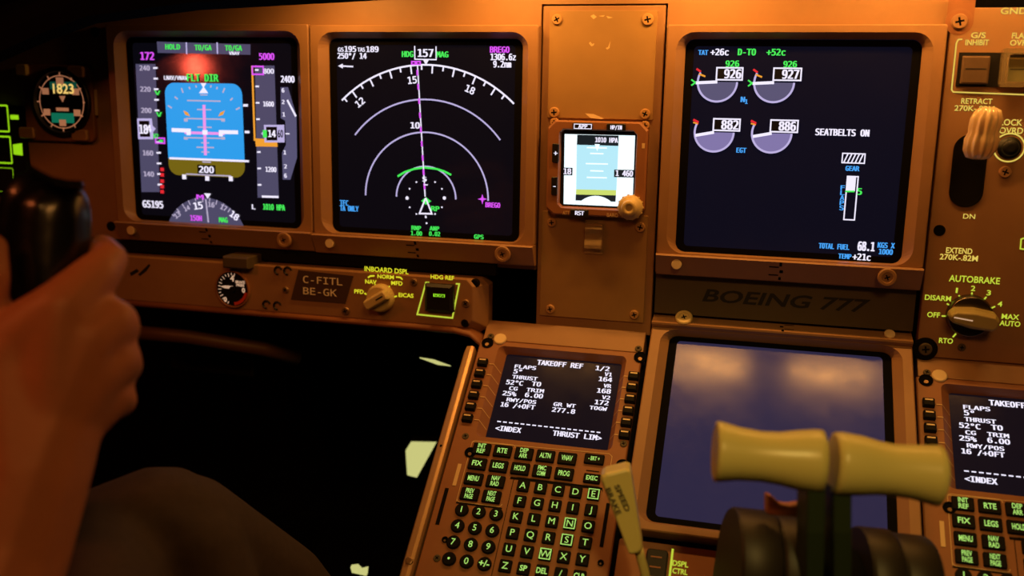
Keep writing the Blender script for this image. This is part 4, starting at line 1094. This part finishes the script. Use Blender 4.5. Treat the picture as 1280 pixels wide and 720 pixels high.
SKIN = pbr('skin', (198, 128, 92), .5, noise=.10, bump=.25, scale=70)
bsdf = SKIN.node_tree.nodes['Principled BSDF']; bsdf.inputs['Subsurface Weight'].default_value = .12; bsdf.inputs['Subsurface Radius'].default_value = (.012, .004, .002); bsdf.inputs['Subsurface Scale'].default_value = .5
D = .575
wr = h_(36, 600, D - .01, 74); wr2 = h_(60, 612, D, 62)
mI, mM, mR, mP = h_(78, 388, D - .005, 40), h_(112, 425, D, 38), h_(118, 470, D + .003, 36), h_(108, 518, D + .008, 34)
segs = []
for mc, r in ((mI, 52), (mM, 48), (mR, 46), (mP, 44)):
    segs += chain(wr, h_(70, 520, D, 60), mc)
segs += chain(h_(20, 470, D, 62), h_(30, 430, D, 52), mI) + chain(h_(20, 470, D, 62), wr)
segs += chain(mI, h_(120, 345, D + .012, 30), h_(138, 325, D + .028, 23), h_(128, 312, D + .06, 20), h_(100, 318, D + .085, 18))
segs += chain(mM, h_(140, 405, D + .010, 34), h_(150, 410, D + .028, 26), h_(135, 405, D + .065, 21), h_(95, 408, D + .09, 19))
segs += chain(mR, h_(143, 450, D + .014, 34), h_(153, 456, D + .032, 26), h_(138, 452, D + .068, 20), h_(95, 452, D + .09, 18))
segs += chain(mP, h_(136, 494, D + .018, 32), h_(148, 500, D + .036, 24), h_(132, 500, D + .066, 18), h_(95, 498, D + .085, 16))
segs += chain(h_(10, 500, D, 50), h_(-26, 415, D - .004, 32), h_(-12, 345, D - .006, 24), h_(-8, 308, D + .004, 18))
segs += chain(wr, h_(6, 690, D - .02, 80), h_(-60, 860, D - .05, 92), h_(-150, 1080, D - .09, 104), h_(-190, 1180, D - .11, 100))
elbow = h_(-190, 1180, D - .11, 100)
sh = elbow[0] + Vector((-.06, -.20, .18))
segs += [(elbow[0], elbow[1], sh, .056)]
pe = thing('person', 'person whose bare hand grips the black control wheel, in dark trousers', 'person', PW, tuple(deep(60, 620, .6)))
pl_ = tuple(deep(60, 620, .6))
balls(segs, .0026, 10, 'body', SKIN, pe, pl_)
CLOTH = pbr('dark trousers', (62, 50, 44), .85, noise=.25, bump=.4, scale=120)
D = .74
kn = h_(198, 668, D, 88)
segs = chain(h_(130, 690, D - .02, 84), kn, h_(232, 672, D + .01, 80)) + chain(h_(130, 690, D - .02, 84), h_(90, 900, D - .16, 120), h_(60, 1300, D - .26, 170)) \
     + chain(h_(232, 672, D + .01, 80), h_(335, 744, D + .10, 76), h_(425, 850, D + .18, 68), h_(520, 1150, D + .30, 54)) + chain(h_(250, 690, D - .01, 60), h_(290, 800, D - .02, 56))
balls(segs, .005, 8, 'trousers', CLOTH, pe, pl_)

# ------------------------------------------------------------------ setting
def box(name, lo, hi, mt, **kw):
    mb = MB(); mb.loft([[(lo[0], lo[1], lo[2]), (hi[0], lo[1], lo[2]), (hi[0], hi[1], lo[2]), (lo[0], hi[1], lo[2])], [(lo[0], lo[1], hi[2]), (hi[0], lo[1], hi[2]), (hi[0], hi[1], hi[2]), (lo[0], hi[1], hi[2])]], mt, True, True)
    return tag(mb.build(name, None, plane=PW, anchor=((lo[0] + hi[0]) / 2, (lo[1] + hi[1]) / 2, lo[2])), **kw)
box('floor', (-1.1, -1.6, -.92), (1.5, .75, -.9), SHADE, kind='structure')
box('wall_front', (-1.1, .70, -.9), (1.5, .75, .9), SHADE, kind='structure')
box('wall_left', (-1.1, -1.6, -.9), (-1.05, .70, .9), SHADE, kind='structure')
gs = thing('glareshield', 'black overhanging glareshield across the top of the instrument panel', 'glareshield', PW, (.1, -.1, .05))
edge = [(-.62, -.13, -.12), (-.45, -.125, -.066), (-.307, -.12, -.032), (-.247, -.12, -.011), (-.19, -.12, .006), (-.075, -.12, .018), (.118, -.12, .026), (.20, -.12, .040), (.28, -.12, .062), (.60, -.12, .062), (.72, -.12, .055), (.95, -.12, .05)]
mb = MB()
loops = []
for x, y, z2 in edge:
    loops.append([(x, y, z2), (x, y - .012, z2 + .006), (x, y - .016, z2 + .022), (x, y + .02, z2 + .05), (x, -.004, z2 + .09), (x, -.004, z2 + .072), (x, -.02, z2 + .060), (x, y + .02, z2 + .035), (x, y + .004, z2 + .004)])
mb.loft(loops, MATTE, True, True); mb.build('hood', gs)
mb = MB(); mb.prism([(.60, .03), (.9, .03), (.9, .05), (.60, .05)], .024, .09, MATTE); mb.build('end_filler', gs)

# rudder pedals in the footwell
def pedal(px, py, label):
    th = thing('rudder_pedal', label, 'pedal', PW, tuple(deep(px, py, 1.25)), 'rudder pedals')
    c = deep(px, py, 1.25); mb = MB()
    prf = [(-.035, .0), (-.030, .03), (0, .055), (.03, .075), (.036, .07), (.012, .045), (-.02, .02), (-.028, -.004)]
    mb.loft([[c + Vector((x, a * .6, b)) for a, b in prf] for x in (-.06, .06)], pbr('pedal metal', (60, 52, 42), .35, .8), True, True); mb.build('tread', th, bev=.003)
    mb = MB(); mb.tube([c + Vector((0, .0, .03)), c + Vector((0, .10, .12)), c + Vector((0, .16, .30))], .012, BLACK, 10); mb.build('arm', th)
pedal(275, 460, 'dark rudder pedal in the footwell straight below the round gauge'); pedal(100, 470, 'dark rudder pedal hidden behind the hand in the footwell')
br = thing('footwell_bar', 'dark brown bar crossing the shadowed footwell under the lower panel', 'bar', PW, tuple(deep(260, 425, 1.15)))
mb = MB(); mb.tube([deep(150, 414, 1.15), deep(235, 421, 1.15), deep(330, 436, 1.15), deep(372, 448, 1.18)], .009, pbr('bar paint', (96, 66, 44), .5), 10); mb.build('tube', br, smooth=True)
FL = glow('pale yellow painted glow', (206, 204, 128), .95)  # emissive colour for painted light and glints, not a lamp lens
fl = thing('painted_light_patch', 'pale yellow lit patch low in the dark footwell left of the metal rail', 'lamp', PW, tuple(deep(525, 575, 1.2)))  # painted light on the footwell floor
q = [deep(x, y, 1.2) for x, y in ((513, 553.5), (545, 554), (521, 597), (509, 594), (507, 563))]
mb = MB(); mb.loft([[p + CZ * .012 for p in q], [p for p in q]], FL, True, True); mb.build('lens', fl)  # glowing slab standing in for light falling in the footwell
q = [(deep(513, 553.5, 1.2) + (deep(x, y, 1.2) - deep(525, 575, 1.2)) * 0) for x, y in ((0, 0),)]
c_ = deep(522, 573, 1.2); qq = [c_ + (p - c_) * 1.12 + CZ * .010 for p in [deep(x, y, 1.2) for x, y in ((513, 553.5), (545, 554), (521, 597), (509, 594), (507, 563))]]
mb = MB(); mb.loft([[p + CZ * .03 for p in qq], qq], MATTE, True, True); mb.build('added_border', fl)  # dark border added round the painted light patch
fl = thing('footwell_glint', 'thin pale lit slot under the lower panel near its right end', 'lamp', PW, tuple(deep(545, 453, 1.1)))  # painted highlight on the glossy lip
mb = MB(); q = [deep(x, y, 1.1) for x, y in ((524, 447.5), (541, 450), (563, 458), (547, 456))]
mb.loft([[p + CZ * .01 for p in q], q], FL, True, True); mb.build('lens', fl)  # glowing sliver painted in as the highlight on the glossy lip
fl = thing('floor_glint', 'tiny pale lit spot at the foot of the dark footwell by the trousers', 'lamp', PW, tuple(deep(448, 712, 1.1)))  # painted light spot
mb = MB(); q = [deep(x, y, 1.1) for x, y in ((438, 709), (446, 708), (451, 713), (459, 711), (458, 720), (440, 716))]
mb.loft([[p + CZ * .01 for p in q], q], FL, True, True); mb.build('lens', fl)  # glowing chip standing in for a small lit spot, no lamp here

# ------------------------------------------------------------------ light
def area(name, loc, rot, sx, sy, e, col, spread=PI):
    l = bpy.data.lights.new(name, 'AREA'); l.shape = 'RECTANGLE'; l.size = sx; l.size_y = sy; l.energy = e; l.color = col; l.spread = spread
    o = bpy.data.objects.new(name, l); COL.objects.link(o); o.location = loc; o.rotation_euler = rot
    return o
AMB = (1.0, .43, .085)
for lx, lz, ln, le in ((.385, .086, .11, .46), (.555, .086, .11, .36), (.20, .072, .10, .36), (.03, .052, .08, .20), (.69, .080, .10, .22)):
    area('flood light', (lx, -.066, lz), (math.radians(12), 0, 0), ln, .012, le, AMB)
area('dome light', (.75, -1.35, .65), (math.radians(50), 0, math.radians(12)), .35, .25, 2.8, (1, .41, .09))
def spot(name, loc, aim, e, col, ang, size, blend=.6):
    l = bpy.data.lights.new(name, 'SPOT'); l.energy = e; l.color = col; l.spot_size = math.radians(ang); l.spot_blend = blend; l.shadow_soft_size = size
    o = bpy.data.objects.new(name, l); COL.objects.link(o); o.location = loc
    o.rotation_euler = (Vector(aim) - Vector(loc)).to_track_quat('-Z', 'Y').to_euler(); return o
spot('unseen spot', (.62, -1.25, .62), (.465, -.315, -.31), 15.5, (1, .76, .20), 23, .05)  # unseen source, cone narrowed to keep its light on the levers
spot('unseen spot', (.20, -1.30, .60), (.02, 0, -.27), 5.0, (1, .42, .10), 20, .05)  # fill added to brighten the lower panel
spot('reading light', (-.676, -.80, -.006), (-.16, 0, -.03), 1.6, (1, .10, .05), 14, .02)
hl = area('unseen red fill', (-.55, -.95, .45), (math.radians(40), 0, math.radians(-35)), .2, .2, 1.5, (1, .20, .05))  # unseen source, reddened and strengthened to fill the hand and dark left side
wd = bpy.data.worlds.new('cabin dark'); SC.world = wd; wd.use_nodes = True
wd.node_tree.nodes['Background'].inputs[0].default_value = (.9, .55, .25, 1); wd.node_tree.nodes['Background'].inputs[1].default_value = .0025
SC.view_settings.view_transform = 'Standard'; SC.view_settings.look = 'None'; SC.view_settings.exposure = 0; SC.view_settings.gamma = 1
SC.view_settings.use_curve_mapping = False
SC.cycles.use_denoising = True
SC.cycles.max_bounces = 6
SC.cycles.sample_clamp_indirect = 4
